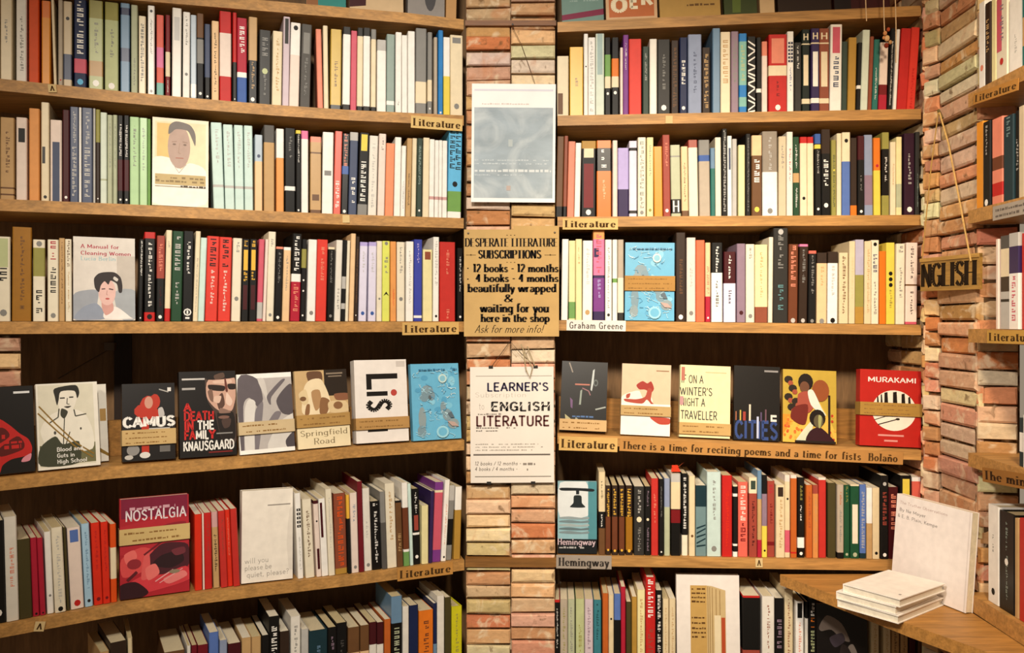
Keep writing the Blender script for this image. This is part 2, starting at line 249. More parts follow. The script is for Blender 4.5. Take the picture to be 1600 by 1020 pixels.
DATA = """
@L1 0 0
0 118 -160 0 cream|thick cream book with faint title|t.3-.6.grey
158 262 -100 0 white|white book with small grey title|t.25-.9.grey
285 388 -60 0 rorange|bright red-orange book|
412 500 8 0 amber|amber orange book|b.0-.2.orange
535 562 0 -25 cream|thin cream book tilting left|
578 625 0 0 putty|thin putty grey book|d.93.red
632 715 15 0 beige|beige book with slate blue foot|b.62-.92.slate d.2.black
735 860 -20 0 navy|navy book with huge white lettering|T.02-.67.white b.67-.83.rose d.93.sky
885 1025 -10 0 sagegreen|pale green book with tan patch|b.0-.2.olive b.68-.85.tan t.25-.6.grey d.93.white
1042 1178 15 0 sagegreen|pale green book with olive top|b.0-.2.olive t.28-.65.grey d.94.white
1200 1292 30 0 steel|steel blue book with dark patches|b.05-.13.navy b.5-.65.slate
1305 1370 50 0 sage|narrow pale sage book|t.6-.9.grey
1382 1452 160 0 cream|short cream book with bold black lettering|T.1-.85.black
1472 1540 40 0 white|tall white book with black emblem|d.06.black t.15-.55.grey d.95.grey
@L1 240 0
30 100 150 0 coral|coral pink book with aqua foot|b.4-.65.pink b.84-1.aqua
118 165 150 0 dkred|dark red book with cream label|b.45-.75.cream t.8-.95.white
182 275 80 5 offw|broad off-white book with grey block|B.1-.36.ltgrey
290 360 120 5 white|white book with round grey mark|t.05-.4.grey d.72.grey
370 428 150 0 bluegrey|thin pale blue-grey book|b.82-.97.white
430 500 135 0 black|black book with grey photo strip|b.0-.28.brown b.3-.58.grey d.93.white
510 565 240 0 slate|short slate book with dark foot|b.7-1.black d.95.white
580 650 210 0 peach|peach book with dark lettering|t.15-.9.black
658 775 -20 0 red|very tall red book with pale label|b.24-.72.pinkw
790 830 120 0 red|thin red book with dark foot|b.55-1.char d.96.white
832 930 180 0 crimson|crimson book with blue foot|T.1-.42.white b.64-.7.white b.7-1.blue
945 1030 170 5 tan|half tan, half black book|b.5-1.black t.52-.85.tan d.95.white
1050 1165 300 5 char|thick dark grey book with pale lettering|T.1-.4.grey d.55.sagegreen t.6-.9.grey
1180 1275 310 12 cream|short ivory book with faint title|t.1-.8.tan
1285 1350 75 15 mauvew|tall pale mauve book with dark top block|B.02-.3.char
1345 1450 225 20 pinkw|half white, half pale pink book|b.0-.38.white d.06.black
1460 1560 240 22 dgrey|dark grey book with grey title block|B.1-.35.grey t.4-.9.grey
@L1 480 30
105 160 100 -20 salmon|salmon pink book tilting left|
168 215 65 -10 cream|thin cream book beside a salmon book|
228 335 100 8 mustard|mustard yellow book with dark title|t.4-.75.brown b.94-1.char
350 425 75 10 white|white book with black top and foot|b.0-.09.char b.93-1.char
430 490 115 10 rose|rose pink narrow book|
495 552 85 8 cream|cream book with black top and foot|b.0-.1.char b.94-1.char
557 625 85 5 white|black-footed white book beside a cream one|b.0-.1.char b.94-1.char
635 685 100 5 cream|narrow cream book with grey top, black foot|b.0-.12.grey b.94-1.char
695 785 205 3 white|short white book with grey top|b.0-.15.ltgrey
790 870 150 5 greygreen|grey-green book with pale mark|b.85-.9.white
880 940 130 3 white|white book next to grey-green book|t.85-.9.grey
945 1000 160 0 white|slightly shorter plain white book|
1005 1075 120 0 white|plain white book beside tall grey book|
1082 1190 50 5 grey|tall grey book with cream band|b.62-.87.cream
1200 1245 130 3 grey|narrow grey book with cream band|b.58-.84.cream d.93.white
1265 1300 180 0 putty|thin putty book beside bright blue book|
1308 1355 95 3 brblue|thin bright blue book|d.97.white
1360 1425 180 0 white|white book with yellow lower half|b.5-1.yellow
1430 1555 160 0 cream|broad cream book at the shelf end|B.03-.1.grey d.88.grey
@R1 865 35
35 150 335 0 cream|short cream book with brown patch|H.62-.97.brown
160 295 245 0 gold|golden yellow book|t.45-.6.brown
302 343 110 0 white|thin white book with black dot|d.4.black
346 416 150 0 white|white book with spaced grey letters|T.05-.95.ltgrey
420 505 30 0 mintw|tall whitish book with grey-aqua band|B.0-.5.greyaqua
512 570 150 0 black|black book with green and cream bands|b.22-.5.green b.5-.65.cream d.72.white
580 650 150 0 black|black book with orange and cream bands|b.27-.5.orange b.5-.64.cream d.71.white
665 692 250 0 pinkw|thin pinkish beige book|
694 748 125 0 purple|purple book|t.1-.45.white
750 875 165 0 brred|broad bright coral red book|
890 950 240 0 dkgreen|thin grey-green book|t.1-.5.ltgrey
957 1030 165 0 offw|pale grey-white book|
1037 1163 170 0 char|broad charcoal book with white dot|t.2-.7.grey d.91.white
1172 1245 180 0 dkbrown|dark brown book with faint lettering|T.1-.9.brown
1260 1335 150 0 navy|navy book with white ladder lettering|T.3-.7.white d.92.white
1342 1475 120 0 greyblue|broad grey-blue book with dark title|t.2-.75.slate
1485 1565 250 0 dkbrown|brown and black mottled book|T.1-.9.tan
@R1 1105 35
55 130 25 0 steel|very tall steel grey-blue book|
137 235 95 0 cream|cream book with tan lettering|T.1-.65.tan
242 315 90 0 mauve|mauve-grey mottled book|T.1-.65.grey
322 398 110 0 aqua|aqua book with bright blue bands|b.0-.1.brblue b.65-.8.brblue b.92-1.brblue T.15-.6.sagegreen
404 490 140 0 black|black book with white zigzags|z.05-.98.white
495 545 150 0 black|black book with white label|b.68-.73.white
550 605 190 0 pinkw|dusty pink book beside a broad red one|b.0-.2.salmon
614 798 120 0 red|broad red volume with cream label|B.05-.37.salmon b.4-.53.cream t.6-.85.dkred d.94.white
802 865 90 0 white|white book with navy chequers|c.13-.4.navy t.45-.75.blue
872 940 200 0 char|dark book with thin white title|t.05-.4.white
950 1030 70 0 blackgreen|black-green volume with H and cream panel|h.05-.13.cream b.17-.185.cream B.31-.68.cream b.84-.9.cream
1036 1120 60 0 dkpurple|dark purple volume with H and cream panel|h.05-.13.cream b.17-.185.cream B.28-.7.white b.84-.9.white
1122 1223 60 0 russet|russet volume with H and cream panel|h.05-.13.cream b.17-.185.cream B.28-.7.cream b.84-.9.cream
1225 1342 20 10 white|tall white book with pink top block|B.03-.33.rose T.37-.75.slate
@R1 1300 35
90 155 190 8 dkgreen|dark green book beside a tall white book|
160 240 150 15 ochre|ochre yellow book|
242 284 200 20 black|thin black book with white label|b.63-.68.white
286 360 75 28 mintw|pale mint green book|
362 400 140 15 russet|thin rose-brown book|
405 462 170 20 teal|dark teal book with pale strip|t.4-.85.white
470 552 200 20 pinkw|pale pink book with red foot|b.62-.77.dkred b.77-1.crimson
560 608 60 35 black|black book with white lettering|t.15-.95.white
612 644 70 40 white|thin white book beside red books|
646 745 60 50 red|deep red book near the brick pier|
748 832 50 55 brred|bright red book against the brick pier|t.5-.98.red
@L2 0 160
0 140 150 0 tan|broad tan book with brown title|t.15-.7.brown b.85-.87.brown b.93-.95.brown
160 268 150 0 pinkw|off-white book with black label|B.13-.3.black
285 390 60 0 ltorange|tall light orange book|
410 490 0 0 cream|tall cream book with black mark|H.45-.62.black d.96.black
500 615 175 0 pinkw|pinkish book with blue-grey photo strip|B.27-1.slate
620 690 75 0 maroon|dark maroon book with white dot|d.95.white
695 782 45 0 slate|slate blue book with pale lettering|t.05-.4.ltgrey T.42-.95.ltgrey
786 810 50 0 white|thin whitish book between slate books|
815 922 55 0 slate|broader slate blue book, pale lettering|t.05-.4.ltgrey T.42-.95.ltgrey
926 948 60 0 ltgrey|thin light grey book|
950 995 70 0 dkbrown|narrow dark olive-brown book|b.0-.35.olive d.95.white
1000 1065 100 0 mintw|pale grey-green book with grey foot mark|b.73-.75.sage
1070 1120 125 0 sage|narrow sage book|t.1-.6.grey
1123 1168 125 0 sage|narrow sage book beside black-topped book|t.1-.6.grey
1172 1227 130 0 black|black and maroon book, white lettering|T.1-.47.white b.5-.85.maroon d.95.white
1232 1288 130 0 black|second black and maroon book, white lettering|T.1-.47.white b.5-.85.maroon d.95.white
1293 1385 145 0 mint|pale mint green book with grey lettering|t.1-.6.grey
1390 1468 155 0 mint|mint green book with grey lettering|t.1-.6.grey
1470 1498 165 0 green|thin green book beside a portrait cover|
@L2 240 180
600 708 75 -28 paleaqua|first of four pale aqua books|t.08-.5.ltgrey b.72-.75.ltgrey
716 810 95 -22 paleaqua|second of four pale aqua books|t.08-.5.ltgrey b.72-.75.ltgrey
816 904 100 -12 paleaqua|third of four pale aqua books|t.08-.5.ltgrey b.72-.75.ltgrey
911 994 105 -8 paleaqua|last of four pale aqua books|t.08-.5.ltgrey b.72-.75.ltgrey
1010 1085 195 0 peach|peach book with blue-white top|b.0-.35.bluegrey d.28.slate
1100 1205 100 0 tan|tan book with brown-grey top|b.0-.2.dgrey
1225 1300 135 0 ltorange|orange book with white upper part|b.0-.35.white
1310 1415 130 0 black|black book with white square label|b.69-.74.white t.1-.35.grey
1420 1470 150 0 black|narrow black book with yellow top|b.0-.04.yellow t.05-.4.white d.97.white
1476 1545 155 0 white|white book with pink top|b.0-.1.pink
@L2 480 190
30 140 150 3 tan|tan book with brown foot|b.0-.07.salmon b.2-.22.brown B.75-.83.brown b.95-1.brown
147 255 105 10 white|white book with grey square mark|B.47-.53.grey
260 332 95 20 coral|coral red book with white lettering|T.6-.95.white
336 405 120 20 black|black book with pink and blue marks|T.0-.4.salmon b.4-.5.blue d.96.white
410 492 105 20 slate|silver and blue book with pale lettering|b.0-.1.ltgrey T.55-.9.white
500 597 110 25 black|black book with yellow-green top|B.02-.22.yellow T.35-.85.white b.87-1.grey
605 690 140 20 offw|light grey-white book with faint title|t.1-.9.ltgrey
700 770 120 20 pinkw|pinkish white book left of an orange one|t.05-.2.grey
775 860 215 15 orangep|soft orange short book|
865 928 155 15 white|white book right of the orange one|
930 975 240 8 white|short thin white book|t.5-.9.grey
980 1032 165 20 tan|narrow tan book with dark lettering|t.45-.85.black
1040 1085 165 12 cream|narrow cream book beside dark grey book|
1090 1140 165 12 dkgreen|narrow dark grey-green book|T.1-.6.greygreen d.92.white
1150 1212 160 10 cream|cream book right of dark grey-green one|
1216 1266 175 5 white|first of four thin white books|b.73-.77.pinkg
1270 1310 185 5 white|second of four thin white books|b.73-.77.pinkg
1313 1346 185 5 white|third of four thin white books|b.73-.77.pinkg
1350 1396 190 5 white|last of four thin white books|b.73-.77.pinkg
1400 1532 75 15 sky|tall sky-blue book with big dark lettering|U.02-.5.dkteal b.7-.93.green b.93-1.white d.62.black
@R2 865 195
20 88 115 18 brown|olive-brown book with black foot|b.87-1.black
90 130 110 10 russet|thin rose-brown book with black foot|b.87-1.black
132 202 165 12 salmon|salmon pink book near the pillar|
206 262 180 3 white|narrow white book with dark edge|
275 420 160 0 black|black book with tan and red picture|b.0-.1.ochre B.1-.22.cream B.3-.88.dkred d.94.white
430 575 155 0 orange|orange book with black picture panel|b.1-.4.black T.12-.38.white t.5-.8.peach
590 638 155 0 pinkw|narrow pinkish white book|
642 750 230 0 lavender|lavender and purple book|b.6-1.dkpurple
752 830 160 0 lavw|pale lavender book with black bands|b.09-.13.black b.92-.96.char
840 920 125 0 ivory|ivory book with spaced dark letters|T.05-.9.grey d.95.grey
930 995 125 0 paleyellow|pale yellow book|t.1-.5.grey d.92.olive
1005 1090 215 -8 amber|amber yellow book|
1095 1167 100 -22 brick|tall brick red book|t.1-.4.salmon d.93.white
1175 1272 200 -12 sage|grey-green book with black foot|b.76-.96.black h.78-.94.white b.15-.17.grey
1280 1347 215 -10 peach|cream book with brown title|t.2-.8.brown b.92-1.brown
1355 1447 150 -12 ivory|ivory book with red-brown top|b.0-.1.brick
1455 1562 150 -10 putty|brownish-grey book with blue mark|b.0-.2.grey b.2-.28.blue
@R2 1105 195
40 85 230 -5 teal|teal book with light blue top|b.0-.3.steel
88 147 125 -8 ivory|ivory book right of teal book|
150 202 40 -3 black|tall black book with white mottling|T.02-.95.ltgrey
208 252 110 -3 white|white book with slate label|B.15-.42.slate
254 300 140 0 ltgrey|narrow light grey book|
315 380 200 0 paleyellow|pale khaki short book|
386 436 90 0 black|narrow black book with grey lettering|t.05-.95.grey
445 546 105 0 brown|brown picture book with cream top|b.0-.25.peach T.3-.6.white d.92.yellow
556 707 65 -3 white|very thick white book with taupe upper half|b.0-.48.putty2 t.05-.45.ltgrey d.94.grey
716 792 115 0 beige|beige book beside very thick white book|t.1-.4.grey
795 855 70 -5 offw|off-white book left of green book|t.2-.6.rose
860 920 120 -3 dkgreen2|dark green book with cream label|b.46-.58.tan t.1-.4.white t.65-.9.white
930 1000 120 -3 cream|cream book with red top|b.0-.08.red d.78.black
1004 1066 120 -3 cream|second cream book with red top|b.0-.08.red
1080 1140 90 -5 black|black book with blue and yellow top|b.0-.12.blue b.13-.18.yellow t.2-.5.ltgrey d.92.white
1145 1235 45 -3 black|tall black book with bold white lettering|b.0-.28.dkbrown T.35-.7.white d.88.white
1245 1292 150 -3 olive|olive mottled book|T.2-.9.dkgreen d.4.yellow
1298 1344 85 0 cream|narrow cream book beside blue book|
1346 1428 75 0 blue2|blue book with cream upper part|b.0-.35.cream d.1.black
1435 1500 130 0 dkbrown|dark brown book with orange foot|b.87-1.orange
1506 1570 110 0 maroon|black and maroon book|b.3-1.black t.5-.7.grey d.95.white
@R2 1300 195
335 418 100 -8 greyblue|pale blue-grey book with mauve foot|b.5-.87.mauve
425 492 130 -5 yellow|yellow book with orange top|b.0-.42.orange d.36.crimson
508 578 75 0 black|black and olive banded book|b.0-.2.olive b.76-1.olive t.3-.6.white
590 645 170 0 cream|narrow cream book with faded title|t.3-.6.tan
648 702 120 0 paleyellow|pale yellow mottled book|b.6-.9.sage
725 828 85 0 dkplum|dark plum book with pale lettering|t.25-.65.ltgrey d.93.white
833 874 70 4 char|charcoal book with mauve edge|t.5-.9.greygreen
@L3 0 350
-40 105 125 0 ivory|ivory book with green top and black lettering|B.02-.36.sagegreen T.37-.57.black d.9.grey
118 312 30 5 ochre2|tall thick ochre book with brown marbling|t.1-.9.brown
330 450 155 0 ivory|cream book with green picture and black lettering|b.1-.45.olive T.62-.9.black d.05.grey
475 585 155 0 ivory|cream book with red and black lettering|T.02-.3.crimson T.34-.7.black d.93.grey
590 648 140 0 tan|narrow tan book with brown title|t.05-.8.brown
655 718 150 -8 ivory|cream book beside a portrait of a woman|T.02-.35.brown t.4-.9.tan
1375 1420 150 15 black|black book with white title block|T.02-.45.white d.96.white
1435 1545 80 5 black|black book with red top and foot|b.0-.07.red b.9-1.red t.12-.85.white d.95.black
@L3 240 350
25 105 115 10 black|red-topped black book|b.0-.5.brick T.1-.4.salmon t.6-.85.maroon d.95.white
108 165 60 20 cream|cream book with red foot|b.86-1.red t.12-.2.grey
172 278 70 20 dkgreen2|dark green book with pale lettering|T.06-.45.ltgrey t.55-.85.ltgrey
285 388 70 15 black|black book with white emblem and title|t.12-.48.white o.9.white
392 440 70 30 cream|cream book beside pale aqua strip|t.3-.9.grey
443 505 135 20 paleaqua|pale aqua narrow book|
512 632 120 20 brred|first of two red books with black lettering|T.03-.36.black t.4-.8.pinkw
640 765 130 10 brred|second of two red books with black lettering|T.03-.36.black t.4-.9.pinkw
775 865 140 20 ivory|ivory book with grey mark|t.05-.2.grey d.73.grey
872 945 150 15 black|black book with gold and maroon panels|T.02-.09.gold B.13-.38.gold T.4-.53.gold B.56-.86.maroon
950 1022 150 5 black|second black book, gold and maroon panels|T.02-.09.gold B.13-.38.gold T.4-.53.gold B.56-.86.maroon
1030 1085 150 25 rose|rose pink book with patterned foot|b.77-.97.ltgrey
1088 1118 150 30 pinkw|thin lilac-pink book|
1125 1198 75 25 ivory|tall ivory book|t.04-.2.grey d.93.grey
1202 1272 225 12 black|short black book with salmon top|b.0-.03.salmon t.08-.5.grey d.95.white
1282 1355 230 20 peach|peach cream book with dark title|b.0-.04.white t.1-.6.grey
1362 1455 95 25 crimson|crimson book, black top, white label|b.0-.46.black T.03-.44.white b.46-.55.white T.58-.9.salmon
1460 1508 150 15 black|narrow black book with cream label|b.12-.35.olive d.5.white d.63.white d.93.white
@L3 480 360
0 85 90 20 white|white book beside bright red book|d.9.grey
88 192 90 12 brred|bright red book with faint lettering|t.05-.5.salmon
200 265 165 15 black|short black book with pale top|b.0-.03.cream t.05-.5.grey d.93.grey
272 335 95 25 offw|off-white book beside black and white one|t.6-.85.grey
338 378 95 15 black|thin black and white book|b.45-.6.ltgrey b.78-.85.ltgrey
382 412 100 20 ivory|thin ivory book|
418 465 30 25 peach|tall tan-peach book|
468 505 60 20 dkbrown|narrow dark brown book|T.15-.8.brown d.93.white
515 592 115 15 lavw|first white book with lilac top|b.0-.05.lavender t.1-.4.ltgrey d.9.blue
608 685 115 10 lavw|second white book with lilac top|b.0-.05.lavender t.1-.4.ltgrey d.9.blue
695 748 105 5 ivory|ivory book beside lime one|d.72.grey
752 825 105 0 lime|lime yellow book with black peak|d.03.grey T.2-.4.grey p.66.black
832 888 110 0 ltorange|orange narrow book|t.6-.8.rorange
895 972 115 0 ivory|cream book with grey mark|t.05-.4.grey d.72.grey
985 1058 110 5 white|white book beside blue one|t.1-.8.ltgrey
1068 1148 90 5 royal|royal blue book|t.05-.3.lavender b.93-.96.white
1158 1250 190 0 paleyellow|pale yellow book with brown patch|B.03-.14.russet
1256 1312 65 5 white|white book with black dot at foot|T.05-.6.ltgrey d.94.black
1325 1480 115 0 red2|broad red book by the pillar|t.1-.4.salmon t.85-.98.salmon
1500 1552 175 0 black|black book with white title by pillar|t.12-.6.white d.94.white
@R3 865 350
75 140 150 10 white|white book at the pillar edge|
150 215 165 0 paleyellow|pale yellow book with green foot|b.77-.98.leaf
220 283 150 -5 paleyellow|second pale yellow book|t.1-.3.tan
288 385 165 5 white|cream-white book beside purple spine|t.1-.6.ltgrey d.9.tan
395 508 60 0 dkpurple|purple and pink patterned book|b.0-.1.ltorange b.1-.5.pink H.2-.3.dkpurple T.05-.5.rose b.53-.9.purple t.55-.75.lavender
515 580 155 0 white|white book with grey lettering|t.1-.85.grey d.93.char
588 635 155 0 white|thin white book with dark green ring|b.48-.53.green
640 700 155 0 ivory|white book with grey-brown top|b.0-.47.putty b.9-1.char
1220 1315 85 0 dkbrown|dark brown leathery book|t.3-.7.brown d.95.white
1330 1418 135 0 pinkw|pinkish white book beside orange-red one|t.3-.6.ltgrey d.9.grey
1422 1508 160 0 coralo|coral orange book|
1515 1565 185 0 peach|cream book with crimson foot|T.3-.65.coral b.68-1.crimson d.95.white
@R3 1105 350
45 155 185 0 white|half black, half white book|b.0-.38.black t.05-.45.white t.48-.83.char
170 290 275 0 lavw|maroon-topped whitish book|b.0-.45.maroon t.05-.4.white t.55-.82.char
300 385 195 0 mauve|mauve-grey streaked book|d.88.maroon
390 475 200 0 ivory|ivory book beside mauve-grey book|t.05-.2.grey d.92.grey
480 605 205 0 paleyellow|pale yellow book with brown picture foot|b.8-1.russet t.1-.7.tan
610 652 130 8 ivory|thin ivory book against tall charcoal book|
660 805 20 0 char|very tall charcoal book, green lettering|d.04.ltgrey T.08-.45.grey T.6-.87.tealgrey
812 905 200 8 brown2|brown book with pinkish lettering|T.02-.55.salmon d.97.ltgrey
915 1000 200 12 dkbrown|black book with pink top|b.0-.03.pink t.05-.5.grey d.97.ltgrey
1010 1085 265 8 black|black book with red top|b.0-.04.coral t.05-.6.grey d.97.grey
1095 1195 285 5 peach|cream book with dark picture top|b.0-.15.dkbrown t.2-.5.tan d.97.grey
1205 1305 275 5 white|whitish book with dark picture top|b.0-.16.dkbrown t.2-.6.ltgrey d.96.black
1320 1410 285 0 cream2|cream book with brown title|t.05-.9.brown
1415 1475 170 5 cream2|narrow pinkish cream book|t.2-.7.peach
1480 1565 155 0 ochre|lavender, olive and gold picture book|b.0-.42.lavgrey b.42-.8.olive
@R3 1300 350
325 392 170 5 cream2|cream book with faded brown title|t.1-.9.tan
396 475 160 0 ivory|cream book with black lettering|d.05.black T.17-.4.slate t.5-.9.grey
482 545 270 0 orange|amber-orange book beside yellow one|
548 632 185 0 yellow|yellow book with three black dots|d.38.black d.45.black d.52.black t.58-.85.olive
640 725 195 5 ivory|cream book with black lettering, yellow left|T.03-.15.grey t.3-.7.grey
735 850 185 10 pinkw|pinkish cream book at shelf end|t.05-.45.black b.51-.53.brown t.6-.9.black b.97-1.rose
@L5 0 750 4.248
-60 42 270 -15 black|dark book at the left edge|d.9.white
45 128 240 -25 offw|tall off-white book with rose lettering|t.3-.7.salmon
130 218 390 -15 dkolive|dark olive book|
222 266 380 -20 crimson|first thin crimson-pink book|d.97.black
270 306 380 -20 crimson|second thin crimson-pink book|d.97.black
318 362 340 -20 white|narrow white book with grey dot|d.78.grey
368 440 310 -25 ivory|cream book with faint lettering|t.1-.9.ltgrey d.96.black
448 466 310 -25 dkolive|thin black and yellow book|
474 562 310 -25 pinkw|pinkish white book with blue label|B.03-.18.blue2 d.93.red
570 622 285 -25 palesky|pale blue and white book|t.1-.8.steel d.93.char
630 688 280 -22 scarlet|first bright red book|d.93.dkred t.1-.6.red
690 738 275 -18 scarlet|second bright red book|d.93.dkred t.1-.6.red
742 782 290 -8 rorange|orange-red book with cream label|b.3-.7.cream
@L5 290 750 6
92 160 320 -4 scarlet|bright scarlet book|
168 182 310 -40 pinkw|thin pale book between scarlet books|
185 255 305 -35 red|red book left of a narrow tan spine|t.1-.5.brick
268 325 295 -40 tan|narrow tan book with black lettering|T.3-.8.black b.0-.2.pinkg
335 398 285 -35 red2|red book right of a narrow tan spine|t.1-.6.brick
402 448 275 -40 scarlet|red book with faint lettering|t.1-.6.salmon
452 512 265 -40 red2|deep red book beside a white cover|
1060 1112 120 -30 white|white book with black chequered label|c.18-.42.black t.5-.9.ltgrey
1132 1215 175 -35 ivory|cream book with olive-brown title|t.15-.75.brown
1235 1280 190 -35 pinkw|cream book with maroon panels|d.27.black B.63-.9.maroon b.0-.04.maroon
1285 1345 170 -35 white|white book with maroon stripe|H.05-.5.maroon
1348 1405 80 -40 ivory|cream book left of a red-brown one|t.1-.7.ltgrey
@L5 480 720 5.668
258 362 285 -20 russet|red-brown book with orange-red lettering|T.04-.93.rorange b.93-1.ochre
366 392 300 -20 black|thin black and gold book|b.0-.3.gold
400 462 280 -20 pinkw|whitish book with grey marks|t.15-.35.steel d.93.grey
466 510 180 -40 dkred2|tall dark red book|
515 580 240 -25 offw|off-white book left of a black one|t.4-.6.ltgrey d.93.grey
585 662 355 -20 black|black book with white figure title|T.03-.12.white t.15-.9.white
668 712 270 -30 grey|grey and black narrow book|b.4-1.dgrey
716 800 195 -25 ivory|beige-cream book with faint title|t.1-.7.tan
805 858 350 -20 brown|dark brown picture book|T.5-.8.tan b.0-.03.black
862 912 190 -30 white|white-topped brown book, green foot|b.3-.8.brown2 b.83-1.leaf
918 945 200 -25 paleaqua|thin pale mint book beside black one|
948 1010 245 -15 black|black book with red and white marks|t.05-.35.white B.35-.55.brick b.58-.61.white d.9.white
1018 1075 395 0 paleyellow|pale yellow-gold book|
1080 1110 270 20 dkpurple|thin dark purple book|
1112 1185 190 30 rose|rose and purple book|b.0-.1.purple b.1-.13.cream b.85-1.purple
1190 1232 170 40 white|thin white book beside rose one|t.3-.8.salmon d.95.black
1238 1285 220 35 grey|grey, white and black picture book|b.0-.2.ltgrey b.45-.8.black
1305 1362 230 10 ochre|white and amber book at the pillar|b.0-.32.white
@R5 865 720
450 515 110 0 cream2|cream, black and brown banded book|b.48-.68.black b.68-1.brown t.1-.35.black t.5-.66.white
517 570 245 0 dkbrown|first of four brown and gold books|T.05-.45.gold b.45-.93.brown2 d.93.gold
582 640 245 0 dkbrown|second of four brown and gold books|T.05-.45.gold b.45-.93.brown2 d.94.gold
652 708 245 0 dkbrown|third of four brown and gold books|T.05-.45.gold b.45-.93.brown2 d.93.gold
720 788 245 0 dkbrown|last of four brown and gold books|T.05-.45.gold b.45-.93.ochre2 d.94.gold
802 905 255 0 char|dark charcoal book with cream dot|t.05-.4.ltgrey d.48.cream t.6-.95.grey
910 970 255 0 black|black and plum book with cream dot|t.05-.3.mauve d.48.cream t.6-.95.mauve
975 1045 175 0 red2|red book between black books|t.2-.6.salmon
1052 1095 180 0 black|narrow black book beside red one|t.1-.5.grey d.95.white
1105 1160 175 0 sage|grey-topped pale green-grey book|b.0-.37.greyblue
1172 1268 130 0 black|black book with cream upper half|b.0-.1.ltgrey b.1-.43.cream2 b.44-.6.dkred
1282 1340 125 0 black|black book with bold white lettering|T.05-.7.white b.75-1.ivory
1352 1412 150 0 cream2|narrow cream book beside a picture spine|d.75.brown
1418 1525 245 0 greyteal|grey-teal picture book|b.0-.3.dkteal z.55-.85.dkteal
@R5 1105 720
0 140 110 0 paleaqua2|broad pale aqua book|t.1-.6.grey d.91.grey
150 250 145 0 red|red book with pale top edge|t.2-.9.scarlet
260 305 240 0 black|black book with white spots|b.0-.02.cream b.12-.16.white b.82-.85.white b.93-1.white
312 408 210 0 coral|coral book with pale lettering|T.05-.5.pinkw T.55-.8.dkred
420 500 165 0 brick|brick brown book, white picture top|b.0-.2.cream B.04-.15.dkgreen t.3-.9.maroon
502 545 95 0 tan|narrow steel blue and tan book|b.0-.33.steel b.8-1.crimson
548 600 140 0 mauve|mauve and black book with yellow foot|b.0-.23.black b.62-1.yellow d.92.black
605 678 200 0 brick|brick red-brown book|T.05-.2.crimson t.3-.6.dkred b.8-.85.dkred
688 775 240 0 cream2|cream book with dark picture label|B.03-.16.dkbrown t.2-.9.tan
778 830 140 0 cream2|cream book with pink foot block|d.29.black b.67-.94.rose b.0-.08.pinkw
835 895 140 0 orangeb|orange-brown book, cream edge|b.0-.04.pinkw b.93-.95.red
905 975 165 0 black|black book with white wedge|t.1-.3.olive t.35-.55.white b.75-.88.white d.95.white
990 1052 240 0 orangeb|burnt orange book|t.1-.6.brick
1055 1110 240 0 orangep2|orange-tan book beside red one|b.0-.12.brick t.2-.8.tan
1118 1192 165 0 red2|tall red book beside brown one|b.0-.03.pinkw
1210 1290 220 0 dkolive|brown-olive book|
1298 1362 235 0 putty|grey-beige book with orange lettering|t.1-.3.orangeb t.35-.8.grey b.92-1.black
1368 1430 240 0 green2|dark green book with pale stripe|t.02-.25.olive d.95.sage
1432 1522 235 0 green2|broad green book with cream panel|b.0-.02.cream B.27-.8.ivory d.95.sage
1528 1590 235 0 blue2|blue book with pale lettering|T.1-.9.ltgrey b.93-1.dkteal
@R5 1300 720 3.924
208 250 165 0 white|white-edged tan book right of blue one|b.5-1.tan
252 294 165 0 cream2|cream book beside a tall black one|d.92.black
300 348 90 0 black|tall black book with red lettering|d.1.ltgrey T.2-.6.brick d.95.white
352 410 160 0 maroon|black and maroon book behind a white cover|T.1-.6.salmon
425 492 90 0 black|black-framed yellow book behind a white cover|B.04-.5.yellow
498 552 100 0 coral|red and white book at the brick, behind a white cover|b.0-.05.white
@L6 0 880 6.4
1030 1120 880 -20 tan|low brown book beginning the row|
1125 1290 780 -20 dkbrown|broad low brown book|
1300 1345 745 -20 cream2|thin pale low book|
@L6 250 880 6.4
40 250 880 0 brown|broad low brown book|
275 310 825 0 offw|thin pale book near a maroon one|
318 375 820 0 dkred2|narrow dark red book|
380 485 815 0 dkred2|dark red book with pale top|
495 592 690 0 blue2|cornflower blue book|
600 675 770 0 greyblue|pale blue book|
682 812 800 0 maroon|plum and black picture book|T.2-.9.mauve
820 915 745 0 tan|first dull tan book|t.2-.9.brown
920 1015 735 0 tan|second dull tan book|t.2-.9.brown
1022 1090 720 0 black|thin black book|
1095 1200 530 0 black|tall black book with big white lettering|T.1-.95.white
1205 1300 680 0 dkbrown|dark brown book beside white one|
1315 1412 530 0 offw|tall white book|t.1-.8.grey
1418 1488 660 0 ltgrey|grey-white book|t.3-.9.grey
@L6 480 880 6.4
20 205 670 0 dkteal|broad dark teal book|t.2-.9.steel
210 295 640 0 black|black-maroon book with pale stripe|t.1-.9.mauve
300 405 595 0 black|black book at a block's end|t.2-.9.dgrey
415 530 640 0 peach|first peach book with brown picture top|b.0-.35.brown t.5-.9.tan
535 622 620 0 peach|second peach book with brown picture top|b.0-.35.brown t.5-.9.tan
628 700 590 0 offw|first whitish book with plum picture top|b.0-.3.maroon t.5-.9.ltgrey
705 770 590 0 offw|second whitish book with plum picture top|b.0-.3.maroon t.5-.9.ltgrey
778 840 560 0 orangeb|burnt orange book in the bottom row|
848 955 330 0 black|tall black book, blue picture top|b.0-.28.steel T.33-.9.sage
962 1022 430 0 offw|narrow white book, orange foot|b.75-1.orangeb
1028 1115 420 0 navy|navy and amber book|b.75-1.gold
1120 1262 470 0 orange|broad orange book with brown figure|T.1-.6.brown2
1270 1305 400 0 navy|thin navy book|b.5-1.steel
1308 1378 325 0 offw|tall whitish narrow book|
